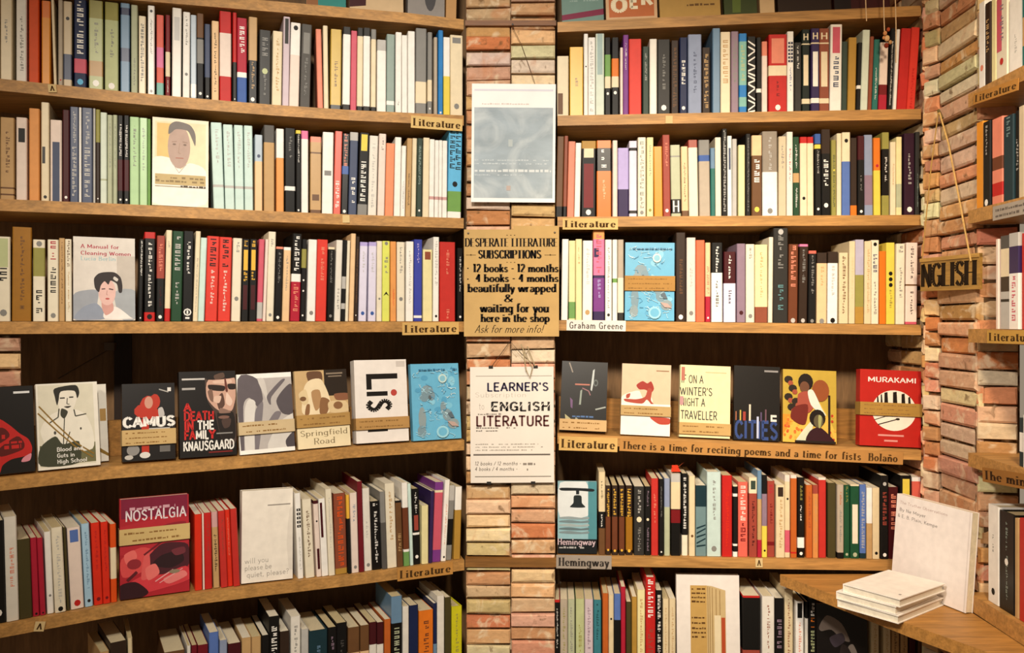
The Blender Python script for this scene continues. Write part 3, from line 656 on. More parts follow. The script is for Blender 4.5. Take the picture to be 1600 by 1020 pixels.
1385 1445 340 0 dkolive|grey-olive narrow book|
1452 1555 430 0 limey|lime yellow book at the pillar|t.1-.9.olive
@R6 865 870 6.4
10 62 430 0 black|black book with red top edge|b.0-.03.red t.1-.6.white
66 140 425 0 putty|first grey-beige book|t.1-.9.olive
142 212 425 0 sage|grey-green book|t.1-.9.grey
222 308 420 0 sagegreen|sage green book|t.3-.9.olive
312 396 425 0 mauvew|pale mauve-grey book|t.1-.9.mauve
402 478 430 0 teal2|teal blue book|t.05-.5.dkteal
490 548 365 0 orangeb|burnt orange narrow book|
550 602 380 0 cream2|ivory book with orange foot|d.28.black b.75-1.orangeb
606 672 370 0 black|black and blue book|b.0-.3.blue2 b.75-1.blue2
675 722 300 0 crimson|thin crimson book|
728 780 450 0 dkolive|narrow dark olive book in bottom row|
745 835 400 0 ochre|dull ochre book|
838 915 330 0 paleyellow|pale yellow-cream book|t.1-.9.tan
922 1020 205 0 red|tall red book with white lettering|T.02-.4.white T.5-.95.brick
1026 1090 335 0 black|black book with white lettering, bottom row|T.05-.9.white
1096 1155 420 0 cream2|first ivory book|t.1-.9.tan
1160 1222 420 0 cream2|second ivory book|t.1-.9.tan
@R6 1040 870 5.333
645 790 325 0 black|broad black book framed in red|b.0-.02.red b.62-.66.brick b.66-1.brick B.02-.6.black d.75.black
805 908 330 0 offw|off-white book right of a black and red one|t.1-.7.russet
915 990 345 0 black|black book with plum title|T.25-.6.mauve
996 1065 275 0 cream2|tall ivory book with russet title|t.1-.7.russet
1086 1152 370 0 white|white book with black label|B.02-.2.black t.25-.7.salmon
1166 1190 375 0 offw|thin black and white book|b.0-.2.black
1196 1256 350 0 black|black book with bright lettering|T.05-.2.white T.22-.35.orange T.37-.8.sagegreen
@R6 1250 880 4.571
516 570 395 0 cream2|first cream book under the ledge|t.1-.8.tan
600 650 410 0 cream2|second cream book under the ledge|t.1-.8.tan
660 716 420 0 tan|first tan book under the ledge|t.1-.8.brown
725 775 430 0 tan|second tan book under the ledge|t.1-.8.brown
785 832 480 0 maroon|dark maroon book under the ledge|
850 912 500 0 brown|brown book under the ledge|
940 1030 520 0 dkolive|dark olive book under the ledge|
@S1 1500 0 5.67
146 200 20 0 white|white book beside the brick end|d.75.salmon
207 255 25 0 dkbrown|dark brown book with tan marks|T.2-.6.tan
258 300 -20 0 paleyellow|pale yellow book|
303 400 -30 0 ivory|ivory book with pink and mauve lettering|H.0-.65.rose T.1-.6.mauve d.78.red
412 528 -40 0 white|broad white book|t.5-.75.ltgrey
540 640 -60 0 teal|teal and tan book at the frame edge|b.3-.7.tan
@S2 1500 160 5.37
122 180 165 0 amber|amber book beside the brick end|
186 248 160 0 black|black book with pale stripe title|t.05-.4.ltgrey d.95.white
255 345 130 0 salmon|salmon and red picture book|b.45-.6.brown2 b.75-.9.red
355 438 110 0 dkteal|black-blue book with pale title|T.02-.3.greyteal
442 478 70 0 black|black and white mottled thin book|T.3-.7.ltgrey
482 530 30 0 beige|tall beige book|
540 620 20 0 maroon|dark maroon book at the frame edge|
@S3 1480 340 4.634
340 360 155 0 pinkw|thin white book beside the brick end|
372 438 130 0 ltgrey|grey book with black and cream panels|b.0-.14.dgrey b.14-.44.cream b.44-.6.dkbrown b.68-.71.black
442 515 110 0 white|white book with black stripes|b.0-.14.ltgrey b.14-.42.dkpurple T.45-.95.rose
518 575 110 0 red2|red book at the frame edge|
@S4 1480 700 3.187
345 372 -150 0 dkteal|dark teal book with white edge|b.3-.7.white
376 440 -160 0 white|white book at the frame edge|
@S5 1480 700 3.187
190 243 285 0 white|tall white book beside the brick end|t.3-.5.grey d.88.black
247 322 320 0 black|black book with a white crescent|t.1-.9.greygreen d.5.white
326 344 350 0 tan|thin tan book|
347 420 360 0 red2|bright red book at the frame edge|
"""

# ------------------------------------------------------------ the bays: where each shelf front runs
def interp(tab, x):
    if x <= tab[0][0]: (a, b) = tab[0], tab[1]
    elif x >= tab[-1][0]: (a, b) = tab[-2], tab[-1]
    else:
        for i in range(len(tab)-1):
            if tab[i][0] <= x <= tab[i+1][0]: a, b = tab[i], tab[i+1]; break
    return a[1]+(b[1]-a[1])*(x-a[0])/(b[0]-a[0])
WU = [(0, 1.18/1.8), (240, 1.115/1.8), (490, 1.045/1.8), (725, 1/1.8)]
WL = [(0, 1.28/1.8), (200, 1.185/1.8), (375, 1.12/1.8), (545, 1.06/1.8), (725, 1/1.8)]
WM = [(x, (interp(WU, x)+interp(WL, x))/2) for x in (0, 200, 375, 545, 725)]
WR = [(868, 1/1.8), (1440, 1.02/1.8)]
WS = [(1525, .6536), (1600, .7246)]
SH = {'L0': (WU, [(400, 1), (640, 22), (725, 32)]), 'L1': (WU, [(0, 124), (240, 149), (490, 170), (725, 181.3)]), 'L2': (WU, [(0, 311), (240, 321), (490, 333.5), (725, 341.2)]),
      'L3': (WM, [(0, 502), (725, 502)]), 'L4': (WL, [(55, 739.6), (190, 726), (380, 713), (540, 698), (725, 686.3)]), 'L5': (WL, [(0, 974), (200, 938), (350, 918), (550, 896), (725, 873)]),
      'R0': (WR, [(870, 36), (1130, 24.5), (1400, 12)]), 'R1': (WR, [(870, 181.6), (1110, 177), (1440, 171)]), 'R2': (WR, [(870, 339), (1440, 336)]), 'R3': (WR, [(870, 500), (1440, 507)]),
      'R4': (WR, [(870, 676), (1440, 702)]), 'R5': (WR, [(870, 866), (1440, 874.5)])}
HGT = {'L6': -.7467, 'R6': -.7467, 'S1': .406, 'S2': .198, 'S3': -.013, 'S4': -.234, 'S5': -.483}
def wtab(s): return SH[s][0] if s in SH else {'L': WL, 'R': WR, 'S': WS}[s[0]]
def plan(s, px):                                   # point of the shelf's front line, in plan
    z = 1/interp(wtab(s), px); return Vector((((px-800)/F)*z, z))
def height(s, px):                                 # top of the shelf board above the camera
    return HGT[s] if s in HGT else (HORIZON-interp(SH[s][1], px))/F/interp(wtab(s), px)
def frame(s, px):
    a, b = plan(s, px-6), plan(s, px+6); d = (b-a).normalized(); return d, Vector((-d.y, d.x))   # along, into the wall
BOARD_T, LIP = 0.021, 0.007
WALLOFF = 0.178
def wall_pt(side, px):
    ref = {'L': 'L1', 'R': 'R1', 'S': 'S1'}[side]; d, n = frame(ref, px); return plan(ref, px)+n*WALLOFF
L_PX = [-170, -60, 60, 180, 300, 420, 545, 640, 723.5]; R_PX = [871, 1010, 1150, 1300, 1437]; S_PX = [1519, 1600, 1700, 1800]
def board(s, name, pxs, wood='bd8c4e', th=BOARD_T):
    mb = MB(); fr, bk, hs = [], [], []
    for px in pxs:
        d, n = frame(s, px); fr.append(plan(s, px)-n*LIP); bk.append(wall_pt(s[0], px)-n*0.001); hs.append(CAMZ+height(s, px))
    hs = [h-0.0004 for h in hs]
    P = lambda p, z: (p.x, p.y, z)
    for i in range(len(pxs)-1):
        a, b, c, d_ = fr[i], fr[i+1], bk[i+1], bk[i]; h0, h1 = hs[i], hs[i+1]
        mb.poly([P(a, h0), P(b, h1), P(c, h1), P(d_, h0)], wood); mb.poly([P(d_, h0-th), P(c, h1-th), P(b, h1-th), P(a, h0-th)], wood)
        mb.poly([P(a, h0-th), P(b, h1-th), P(b, h1), P(a, h0)], wood); mb.poly([P(c, h1-th), P(d_, h0-th), P(d_, h0), P(c, h1)], wood)
    for i, o in ((0, 0), (-1, 1)):
        mb.poly([P(fr[i], hs[i]-th), P(fr[i], hs[i]), P(bk[i], hs[i]), P(bk[i], hs[i]-th)], wood)
    return mb.build(name, M_WOOD)
BAYN = {'L': 'left bay', 'R': 'right bay', 'S': 'side bay'}
ROWN = {'0': 'top', '1': 'first', '2': 'second', '3': 'third', '4': 'fourth', '5': 'fifth', '6': 'bottom'}
for s in ('L0', 'L1', 'L2', 'L3', 'L4', 'L5', 'L6'):
    tag(board(s, 'shelf_board', L_PX), 'long wooden board under the %s row of books, left bay' % ROWN[s[1]], 'shelf', 'shelf boards of the left bay')
for s in ('R0', 'R1', 'R2', 'R3', 'R4', 'R5', 'R6'):
    tag(board(s, 'shelf_board', R_PX), 'long wooden board under the %s row of books, right bay' % ROWN[s[1]], 'shelf', 'shelf boards of the right bay')
for s in ('S1', 'S2', 'S3', 'S4', 'S5'):
    tag(board(s, 'shelf_board', S_PX, th=0.03 if s == 'S5' else 0.024), 'short wooden board under the %s row of books, side bay' % ROWN[s[1]], 'shelf', 'shelf boards of the side bay')

# ------------------------------------------------------------ walls, pillars, floor
def wall(name, pts, z0, z1, c, m, th=0.03):
    mb = MB(); pts = [Vector(p) for p in pts]; off = []
    for i in range(len(pts)):
        d = (pts[min(i+1, len(pts)-1)]-pts[max(i-1, 0)]).normalized(); off.append(pts[i]+Vector((-d.y, d.x))*th)
    for i in range(len(pts)-1):
        a, b, c_, d = pts[i], pts[i+1], off[i+1], off[i]
        mb.hexa([(a.x, a.y, z0), (b.x, b.y, z0), (c_.x, c_.y, z0), (d.x, d.y, z0), (a.x, a.y, z1), (b.x, b.y, z1), (c_.x, c_.y, z1), (d.x, d.y, z1)], c)
    return struct(mb.build(name, m))
wall('wall_left', [wall_pt('L', p) for p in (-260, -60, 120, 300, 480, 640, 732, 800)], 0, 2.9, '80603e', M_DARK)
wall('wall_back', [wall_pt('R', p) for p in (862, 1100, 1300, 1500)], 0, 2.9, '80603e', M_DARK)
wall('wall_right', [wall_pt('S', p) for p in (1520, 1620, 1720, 1830)], 0, 2.9, '80603e', M_DARK)
fl = MB(); fl.box((-3, -1.6, -0.05), (3, 2.4, 0.0), '5b4128'); struct(fl.build('floor', M_PLASTER))
BRK = 'dbb690 cf986c d8ab80 e0c4a0 c88c60 d2ac7c e6d2b0 cf9168 c4a47c deb892 d8a080 c88458 e4ceac'.split()
def bricks(name, segs, z0, z1, course, depth, seed):
    """segs: (x0,y0,x1,y1,count) faces of the masonry; every course is laid with its own jitter"""
    R = random.Random(seed); mb = MB()
    for (x0, y0, x1, y1, n) in segs:
        a, b = Vector((x0, y0)), Vector((x1, y1)); d = (b-a).normalized(); nn = Vector((-d.y, d.x)); L = (b-a).length
        # dark mortar core
        g = 0.012
        A, B = a+nn*g, b+nn*g
        mb.hexa([(p.x, p.y, z) for z in (z0, z1) for p in (A, B, B+nn*(depth-g), A+nn*(depth-g))], '5c4630')
        z = z0+R.uniform(0, 0.01)
        while z < z1-0.01:
            h = course*R.uniform(0.90, 1.12)
            if z+h > z1: h = z1-z
            for k in range(n):
                s0, s1 = L*k/n+R.uniform(0.0006, 0.002), L*(k+1)/n-R.uniform(0.0006, 0.002)
                zz = z+R.uniform(-.0015, .0015) if n > 1 else z
                out = R.uniform(-0.004, 0.004); j = R.uniform(0.0008, 0.0032); c = R.choice(BRK); c = tuple(v*R.uniform(0.82, 1.1) for v in col(c)); e = R.uniform(.0022, .0042)
                def P(u, o, w): q = a+d*u+nn*o; return (q.x, q.y, w)
                t0, t1 = zz+j, zz+h-j; r = lambda: R.uniform(-.0019, .0019)
                f = [P(s0+e+r(), -out, t0+e+r()), P(s1-e+r(), -out+r(), t0+e+r()), P(s1-e+r(), -out+r(), t1-e+r()), P(s0+e+r(), -out, t1-e+r())]
                m_ = [P(s0, -out+e, t0+r()), P(s1, -out+e, t0+r()), P(s1, -out+e, t1+r()), P(s0, -out+e, t1+r())]
                kx = [P(s0, depth*.5, t0), P(s1, depth*.5, t0), P(s1, depth*.5, t1), P(s0, depth*.5, t1)]
                mb.poly(f, c)
                for i in range(4):
                    i2 = (i+1) % 4; mb.poly([m_[i], m_[i2], f[i2], f[i]], c); mb.poly([kx[i], kx[i2], m_[i2], m_[i]], c)
            z += h
    return mb.build(name, M_BRICK)
PX0, PX1 = (728-800)/F*1.8, (868-800)/F*1.8; PXM = (798-800)/F*1.8
PIL_Y = 1.797
struct(bricks('brick_pillar', [(PX0, PIL_Y, PXM, PIL_Y, 1), (PXM, PIL_Y, PX1, PIL_Y, 1)], 0, 2.9, 0.0302, 0.19, 3))
pp = [((px-800)/F*z, z) for px, z in ((1441, 1.735), (1466, 1.70), (1527, 1.55), (1592, 1.53))]
struct(bricks('brick_pier', [(.8425, 1.985, .8425, 1.772, 2), (.8425, 1.772, *pp[0], 1), (*pp[0], *pp[1], 1), (*pp[1], *pp[2], 1), (*pp[2], *pp[3], 1)], 0, 2.9, 0.0315, 0.075, 11))
lx = plan('L4', -60), plan('L4', 42)
o_ = Vector(frame('L4', -10)[1])*0.07
struct(bricks('brick_column', [(lx[0].x+o_.x, lx[0].y+o_.y, lx[1].x+o_.x, lx[1].y+o_.y, 1)], CAMZ+height('L4', 0)+0.002, CAMZ-BOARD_T-0.004, 0.031, 0.07, 5))
# wooden battens let into the pillar where the boards meet it, and a dark post in the left bay
for n, (y0, y1) in enumerate(((34, 42), (870, 884))):
    mb = MB(); mb.box((PX0-.001, PIL_Y-0.006, CAMZ+(HORIZON-y1)/F*1.8), (PX1+.001, PIL_Y+0.02, CAMZ+(HORIZON-y0)/F*1.8), '7d4f26' if n == 0 else '8f6230')
    struct(mb.build('trim_%d' % (n+1), M_WOOD))
mb = MB(); d, n = frame('L1', 183); p = wall_pt('L', 183)
mb.T = Matrix.Translation((p.x, p.y, 0)) @ Matrix.Rotation(math.atan2(d.y, d.x), 4, 'Z'); mb.box((-.016, -.02, CAMZ+height('L4', 183)+.001), (.016, -.002, CAMZ+height('L3', 183)-BOARD_T-.002), '2a1a0e'); struct(mb.build('trim_3', M_DARK))
# low back rails of the display shelves
for s, pxs, nm in (('L4', (60, 200, 340, 480, 620, 722), 'trim_4'), ('R4', (874, 1000, 1150, 1300, 1436), 'trim_5')):
    mb = MB()
    for i in range(len(pxs)-1):
        q = []
        for px in (pxs[i], pxs[i+1]):
            d, n = frame(s, px); q.append((plan(s, px)+n*0.118, n, CAMZ+height(s, px)))
        (a, na, ha), (b, nb, hb) = q; t = 0.012; H = 0.066
        mb.hexa([(a.x, a.y, ha), (b.x, b.y, hb), (b.x+nb.x*t, b.y+nb.y*t, hb), (a.x+na.x*t, a.y+na.y*t, ha), (a.x, a.y, ha+H), (b.x, b.y, hb+H), (b.x+nb.x*t, b.y+nb.y*t, hb+H), (a.x+na.x*t, a.y+na.y*t, ha+H)], 'b07c3e')
    struct(mb.build(nm, M_WOOD))

# ------------------------------------------------------------ spine-out books
def book_mesh(mb, t, H, D, c, det, R, hard):
    """cover wrap of one book standing spine-out at the origin (x along shelf, y into it)"""
    th = 0.0022 if hard else 0.0009; th = min(th, t*.18); ch = min(0.0016, t*.22); x0, x1 = -t/2, t/2
    bands = []; other = []
    for tok in det.split():
        k, rest = tok.split('.', 1); other.append((k, rest)) if k != 'b' else bands.append(rest)
    def rng(r):
        q, cc = r.rsplit('.', 1); a, b = q.split('-'); return float('0.'+a), float(b), cc
    bl = [rng(r) for r in bands]; cuts = sorted({0.0, 1.0} | {v for a, b, _ in bl for v in (a, b)})
    outer = [(x0, D), (x0, ch), (x0+ch, 0), (x1-ch, 0), (x1, ch), (x1, D)]; inner = [(x1-th, D), (x1-th, ch+th), (x0+th, ch+th), (x0+th, D)]
    for a, b in zip(cuts, cuts[1:]):
        cc = c
        for u, v, k in bl:
            if u-1e-6 <= a and b <= v+1e-6: cc = k
        za, zb = H*(1-a), H*(1-b)
        for i in range(5):
            p, q = outer[i], outer[i+1]; mb.poly([(p[0], p[1], zb), (q[0], q[1], zb), (q[0], q[1], za), (p[0], p[1], za)], cc)
    for i in range(3):
        p, q = inner[i], inner[i+1]; mb.poly([(p[0], p[1], 0), (q[0], q[1], 0), (q[0], q[1], H), (p[0], p[1], H)], c)
    tc = bl[0][2] if bl and bl[0][0] == 0 else c
    for z, cc in ((H, tc), (0, c)):
        mb.poly([(x0, D, z), (x0, ch, z), (x0+th, ch+th, z), (x0+th, D, z)], cc); mb.poly([(x1, ch, z), (x1, D, z), (x1-th, D, z), (x1-th, ch+th, z)], cc)
        mb.poly([(x0, ch, z), (x0+ch, 0, z), (x1-ch, 0, z), (x1, ch, z), (x1-th, ch+th, z), (x0+th, ch+th, z)], cc)
    w0, w1 = x0+ch, x1-ch; wf = w1-w0; lay = [0.0]
    def quad(u0, u1, f0, f1, cc, y=None):
        y = lay[0] if y is None else y
        mb.poly([(u0, y, H*(1-f1)), (u1, y, H*(1-f1)), (u1, y, H*(1-f0)), (u0, y, H*(1-f0))], cc)
    def word(u0, size, f0, f1, cc, small, chance=.14):
        """print too blurred to read: short ticks across the spine, some joined"""
        z, ze = H*(1-f0), H*(1-f1); y = lay[0]; bar = size*.2
        while z-size*.6 > ze:
            if R.random() < chance: z -= size*.55; continue
            n = R.choice((1, 2, 2, 2, 3)); a = u0+size*R.choice((0, 0, .0, .3)); b = u0+size*(R.choice((.65, 1.0)) if small else 1.0)
            for q in range(n):
                e = R.choice((1.0, 1.0, .5)); zz = z-q*size*.36
                mb.poly([(a, y, zz-bar), (a+(b-a)*e, y, zz-bar), (a+(b-a)*e, y, zz), (a, y, zz)], cc)
            if n > 1:
                u = R.choice((a, a, b-bar, (a+b-bar)/2)); mb.poly([(u, y, z-(n-1)*size*.36), (u+bar, y, z-(n-1)*size*.36), (u+bar, y, z-bar), (u, y, z-bar)], cc)
            z -= size*(.36*n+.22)
    for k, rest in other:
        lay[0] -= 0.00016
        if k == 'd':
            f, cc = rest.rsplit('.', 1); f = float('0.'+f)
            r = min(wf*.3, .0055); mb.poly([((w0+w1)/2+r*math.cos(i*math.pi/4), lay[0], H*(1-f)+r*1.1*math.sin(i*math.pi/4)) for i in range(8)], cc); continue
        if k in 'op':
            f, cc = rest.rsplit('.', 1); f = float('0.'+f.lstrip('.')); m = (w0+w1)/2; z = H*(1-f)
            if k == 'p': mb.poly([(w0, lay[0], z-.004), (m, lay[0], z), (w1, lay[0], z-.004), (m, lay[0], z+.005)], cc)
            else:
                for i in range(8):
                    a, b = i*math.pi/4, (i+1)*math.pi/4; r, r2 = wf*.48, wf*.33
                    mb.poly([(m+r*math.cos(a), lay[0], z+r*math.sin(a)), (m+r*math.cos(b), lay[0], z+r*math.sin(b)), (m+r2*math.cos(b), lay[0], z+r2*math.sin(b)), (m+r2*math.cos(a), lay[0], z+r2*math.sin(a))], cc)
                quad(m-wf*.1, m+wf*.1, f-.02, f+.02, cc); quad(m-wf*.25, m+wf*.25, f+.055, f+.075, cc)
            continue
        a, b, cc = rng(rest)
        if k == 'B': quad(w0+wf*.12, w1-wf*.12, a, b, cc)
        elif k == 'H': quad(w0, w0+wf*.5, a, b, cc)
        elif k == 't': s = max(min(wf*.42, .0062), .0016); word((w0+w1)/2-s*.4, s, a, b, cc, True)
        elif k == 'T': s = min(wf*.62, .0105); word((w0+w1)/2-s*.5, s, a, b, cc, False, .08)
        elif k == 'U': s = wf*.44; word(w0+wf*.53, s, a, b, cc, False, 0); word(w0+wf*.03, s, a, b, cc, False, 0)
        elif k == 'h':
            quad(w0+wf*.12, w0+wf*.3, a, b, cc); quad(w1-wf*.3, w1-wf*.12, a, b, cc); quad(w0+wf*.3, w1-wf*.3, (a+b)/2-.006, (a+b)/2+.006, cc)
        elif k == 'c':
            n = max(3, int((b-a)/.045))
            for i in range(n):
                f0, f1 = a+(b-a)*i/n, a+(b-a)*(i+.62)/n
                quad(w0, w1, f0, f1, cc)
                lay[0] -= .0001; quad((w0+w1)/2-wf*.15, (w0+w1)/2+wf*.15, f0+.006, f1-.006, 'ltgrey'); lay[0] += .0001
        elif k == 'z':
            f = a
            while f < b:
                g = min(b, f+R.uniform(.03, .07)); fl_ = R.random() < .5
                ua, ub = (w0, w1) if fl_ else (w1, w0)
                mb.poly([(ua, lay[0], H*(1-f)), (ub, lay[0], H*(1-g)), (ub, lay[0], H*(1-min(1, g+.025))), (ua, lay[0], H*(1-f-.02))], cc); f = g+R.uniform(.0, .03)
def page_mesh(mb, t, H, D, R, hard):
    th = min(0.0022 if hard else 0.0009, t*.18); ch = min(0.0016, t*.22); g = 0.003 if hard else 0.0007
    mb.box((-t/2+th, ch+th, g), (t/2-th, D-(.004 if hard else .0006), H-g), R.choice(['e6d9bb', 'dccdaa', 'e9dfc8', 'd2c094']))
BOOKS = []
cur = None; sc_ = 1594/250
for row in DATA.strip().split('\n'):
    if row.startswith('@'):
        p = row[1:].split(); cur = p[0]; ox, oy = float(p[1]), float(p[2]); sc_ = float(p[3]) if len(p) > 3 else 1594/250; continue
    nums, desc, det = row.split('|'); p = nums.split(); xl, xr, yt, lean = [float(v)/sc_ for v in p[:4]]
    BOOKS.append(dict(s=cur, xl=ox+xl, xr=ox+xr, yt=oy+yt, lean=lean, c=p[4], desc=desc.strip(), det=det.strip()))
rows = {}
for b in BOOKS: rows.setdefault(b['s'], []).append(b)
NUM = []
for s, bl in rows.items():
    bl.sort(key=lambda b: b['xl']+b['xr']); pr = -1e9; pt = -1e9; plean = 0
    for i, b in enumerate(bl):
        b['i'] = i
        b['xl'] = max(b['xl'], pr+0.5); b['xr'] = max(b['xr'], b['xl']+2.4)
        if b['xl']+b['lean'] < pt+0.3: b['lean'] = pt+0.4-b['xl']
        pr, pt = b['xr'], b['xr']+b['lean']
def cname(c): return NAMES.get(c, c)
FULL = {}
def mk_label(b):
    bl = rows[b['s']]; i = b['i']; place = '%s row, %s' % (ROWN[b['s'][1]], BAYN[b['s'][0]])
    L_, R_ = (bl[i-1] if i else None), (bl[i+1] if i+1 < len(bl) else None)
    ln = cname(L_['c']) if L_ and b['xl']-L_['xr'] < 30 else 'face-out'; rn = cname(R_['c']) if R_ and R_['xl']-b['xr'] < 30 else 'face-out'
    cand = [b['desc']+', '+place]
    if L_ and R_: cand = ['%s between %s and %s books, %s' % (b['desc'], ln, rn, place), '%s after %s book, %s' % (b['desc'], ln, place)]+cand
    elif L_: cand = ['%s ending the row after %s book, %s' % (b['desc'], ln, place)]+cand
    elif R_: cand = ['%s beginning the row before %s book, %s' % (b['desc'], rn, place)]+cand
    for t in cand:
        t = t.replace(' books', '') if len(t.split()) > 16 else t
        if len(t.split()) <= 16 and t not in FULL: FULL[t] = 1; return t
    t = cand[-1]; FULL[t] = 1; return t
for b in BOOKS: b['area'] = (min(b['xr'], 1600)-max(b['xl'], 0))*(min(interp(SH[b['s']][1], b['xl']) if b['s'] in SH else 1020, 1020)-max(b['yt'], 0))
keep = set(id(b) for b in sorted(BOOKS, key=lambda b: -b['area'])[:288])
rest = {}
def room_above(s, px):
    up = s[0]+str(int(s[1])-1)
    return height(up, px)-BOARD_T-height(s, px) if up in SH or up in HGT else 9
def put_book(b):
    s = b['s']; R = random.Random(ord(s[0])*1000+int(s[1])*100+b['i'])
    A, B = plan(s, b['xl']), plan(s, b['xr']); d = (B-A).normalized(); n = Vector((-d.y, d.x)); t = (B-A).length*0.985
    pc = (b['xl']+b['xr'])/2; h0 = height(s, pc); C = (A+B)/2; a = HORIZON-b['yt']; rec = R.uniform(0.0, 0.005)
    H = a*(C.y+n.y*rec)/F-h0; H = max(H, .06)
    hp = H*F/C.y; lean = math.atan2(b['lean'], hp)
    H = H/math.cos(lean)*1.0
    D = 0.152 if H > .222 else R.uniform(.116, .132)
    hard = H > .205 or (t > .022 and R.random() < .5)
    lift = abs(math.sin(lean))*t/2+0.0003
    H -= lift
    base = C+n*rec
    loc = (base.x, base.y, CAMZ+h0+lift); rot = (0, lean, math.atan2(d.y, d.x))
    gloss = R.random() < .35
    H = min(H, room_above(s, pc)-lift-.004)
    if id(b) in keep:
        root = empty('book', loc, rot); tag(root, mk_label(b), 'book', 'books in the %s row of the %s' % (ROWN[s[1]], BAYN[s[0]]))
        m = MB(); book_mesh(m, t, H, D, b['c'], b['det'], R, hard); m.build('cover', M_GLOSS if gloss else M_COVER, root)
        m = MB(); page_mesh(m, t, H, D, R, hard); m.build('page_block', M_PAGE, root)
    else:
        T = Matrix.LocRotScale(Vector(loc), Euler(rot), None)
        m = rest.setdefault('m', MB()); m.T = T; m.mi = 0; book_mesh(m, t, H, D, b['c'], b['det'], R, hard); m.mi = 1; page_mesh(m, t, H, D, R, hard)
for b in BOOKS: put_book(b)
if rest: tag(rest['m'].build('narrow_books', [M_COVER, M_PAGE]), 'many narrow and partly hidden books filling the rows between the others', 'books', kind='stuff')

# ------------------------------------------------------------ flat artwork on a cover, sign or poster
class Art:
    """draws on the plane y = -layer; u runs 0..1 to the right, v 0..1 downwards"""
    def __init__(s, mb, w, h, x0=None, z0=0.0, y=0.0, step=0.00004, seed=1):
        s.mb, s.w, s.h, s.x0, s.z0, s.y, s.st = mb, w, h, -w/2 if x0 is None else x0, z0, y, step; s.R = random.Random(seed)
    def p(s, u, v): return (s.x0+u*s.w, s.y, s.z0+(1-v)*s.h)
    def poly(s, pts, c): s.y -= s.st; s.mb.poly([s.p(u, v) for u, v in pts], c); return s
    def blob(s, pts, c, n=4):
        """a rounded closed outline through the points"""
        out = []; k = len(pts)
        for i in range(k):
            p0, p1, p2, p3 = pts[i-1], pts[i], pts[(i+1) % k], pts[(i+2) % k]
            for j in range(n):
                t = j/n; out.append(tuple((1-t)**2*(1+2*t)*p1[a]+t*t*(3-2*t)*p2[a]+t*(1-t)**2*(p2[a]-p0[a])*.4-t*t*(1-t)*(p3[a]-p1[a])*.4 for a in (0, 1)))
        return s.poly([(min(1, max(0, u)), min(1, max(0, v))) for u, v in out], c)
    def rect(s, u0, v0, u1, v1, c): return s.poly([(u0, v1), (u1, v1), (u1, v0), (u0, v0)], c)
    def ell(s, u, v, ru, rv, c, n=18, a0=0, a1=360):
        pts = [(u+ru*math.cos(math.radians(a0+(a1-a0)*i/n)), v-rv*math.sin(math.radians(a0+(a1-a0)*i/n))) for i in range(n if a1-a0 == 360 else n+1)]
        return s.poly(pts, c)
    def line(s, pts, wd, c):
        s.y -= s.st
        for (a, b), (e, f) in zip(pts, pts[1:]):
            dx, dy = (e-a)*s.w, (f-b)*s.h; l = math.hypot(dx, dy) or 1; nx, ny = -dy/l*wd/2/s.w, dx/l*wd/2/s.h
            s.mb.poly([s.p(a+nx, b+ny), s.p(a-nx, b-ny), s.p(e-nx, f-ny), s.p(e+nx, f+ny)], c)
        return s
    def text(s, t, u0, v, u1, cap, c, thick=1.5, thin=None, serif=0.0, tr=0.9, slant=0.0, rise=0.0):
        """words between u0 and u1, baseline v, cap height as a fraction of the height"""
        s.y -= s.st; size = cap*s.h; q, w = letters(t, size, thick, thin, tr, serif, slant); k = (u1-u0)*s.w/(w-tr*size/10)
        X0, Z0 = s.x0+u0*s.w, s.z0+(1-v)*s.h
        for Q in q: s.mb.poly([(X0+x*k, s.y, Z0+y+rise*x*k) for x, y in Q], c)
        return s
    def scrib(s, u0, u1, v, cap, c, dens=.8):
        """a line of print too small to read: broken dashes"""
        s.y -= s.st; u = u0; k = cap*s.h/s.w
        while u < u1:
            g = k*s.R.uniform(.5, 2.2)
            if s.R.random() < dens:
                e = min(u1, u+g); t = s.R.uniform(.55, 1.0)*cap
                s.mb.poly([s.p(u, v), s.p(e, v), s.p(e, v-t), s.p(u, v-t)], c)
            u += g+k*s.R.uniform(.25, .6)
        return s
    def vtext(s, t, u, v0, v1, wid, c, thick=1.5):
        """words turned to read downwards: letter tops to the right"""
        s.y -= s.st; size = wid*s.w; q, w = letters(t, size, thick); k = (v1-v0)*s.h/w; X0 = s.x0+u*s.w; Z0 = s.z0+(1-v0)*s.h
        for Q in q: s.mb.poly([(X0+y, s.y, Z0-x*k) for x, y in Q], c)
        return s
def shown_book(s, pl, pr, ytop, T, base, draw, label, tilt=9, rec=0.002, band=None, spine=None, group=None, gloss=True, ybot=None, roll=0.0):
    A, B = plan(s, pl), plan(s, pr); d = (B-A).normalized(); n = Vector((-d.y, d.x)); w = (B-A).length*.99; pc = (pl+pr)/2; ti = math.radians(tilt)
    h0 = height(s, pc); C = (A+B)/2+n*rec; lift = T*math.sin(ti)+.0007+abs(math.sin(roll))*w/2; roll += -math.atan2(height(s, pr)-height(s, pl), w); a = HORIZON-ytop
    H = (F*(h0+lift)-a*C.y)/(a*n.y*math.sin(ti)-F*math.cos(ti))
    if s[1] != '0': H = min(H, room_above(s, pc)-lift-.004)
    root = empty('book', (C.x, C.y, CAMZ+h0+lift))
    root.rotation_euler = (Matrix.Rotation(math.atan2(d.y, d.x), 3, 'Z') @ Matrix.Rotation(-ti, 3, 'X') @ Matrix.Rotation(roll, 3, 'Y')).to_euler()
    tag(root, label, 'book', group or 'books shown face-out')
    build_shown(root, w, H, T, base, draw, band, spine, gloss)
    return root
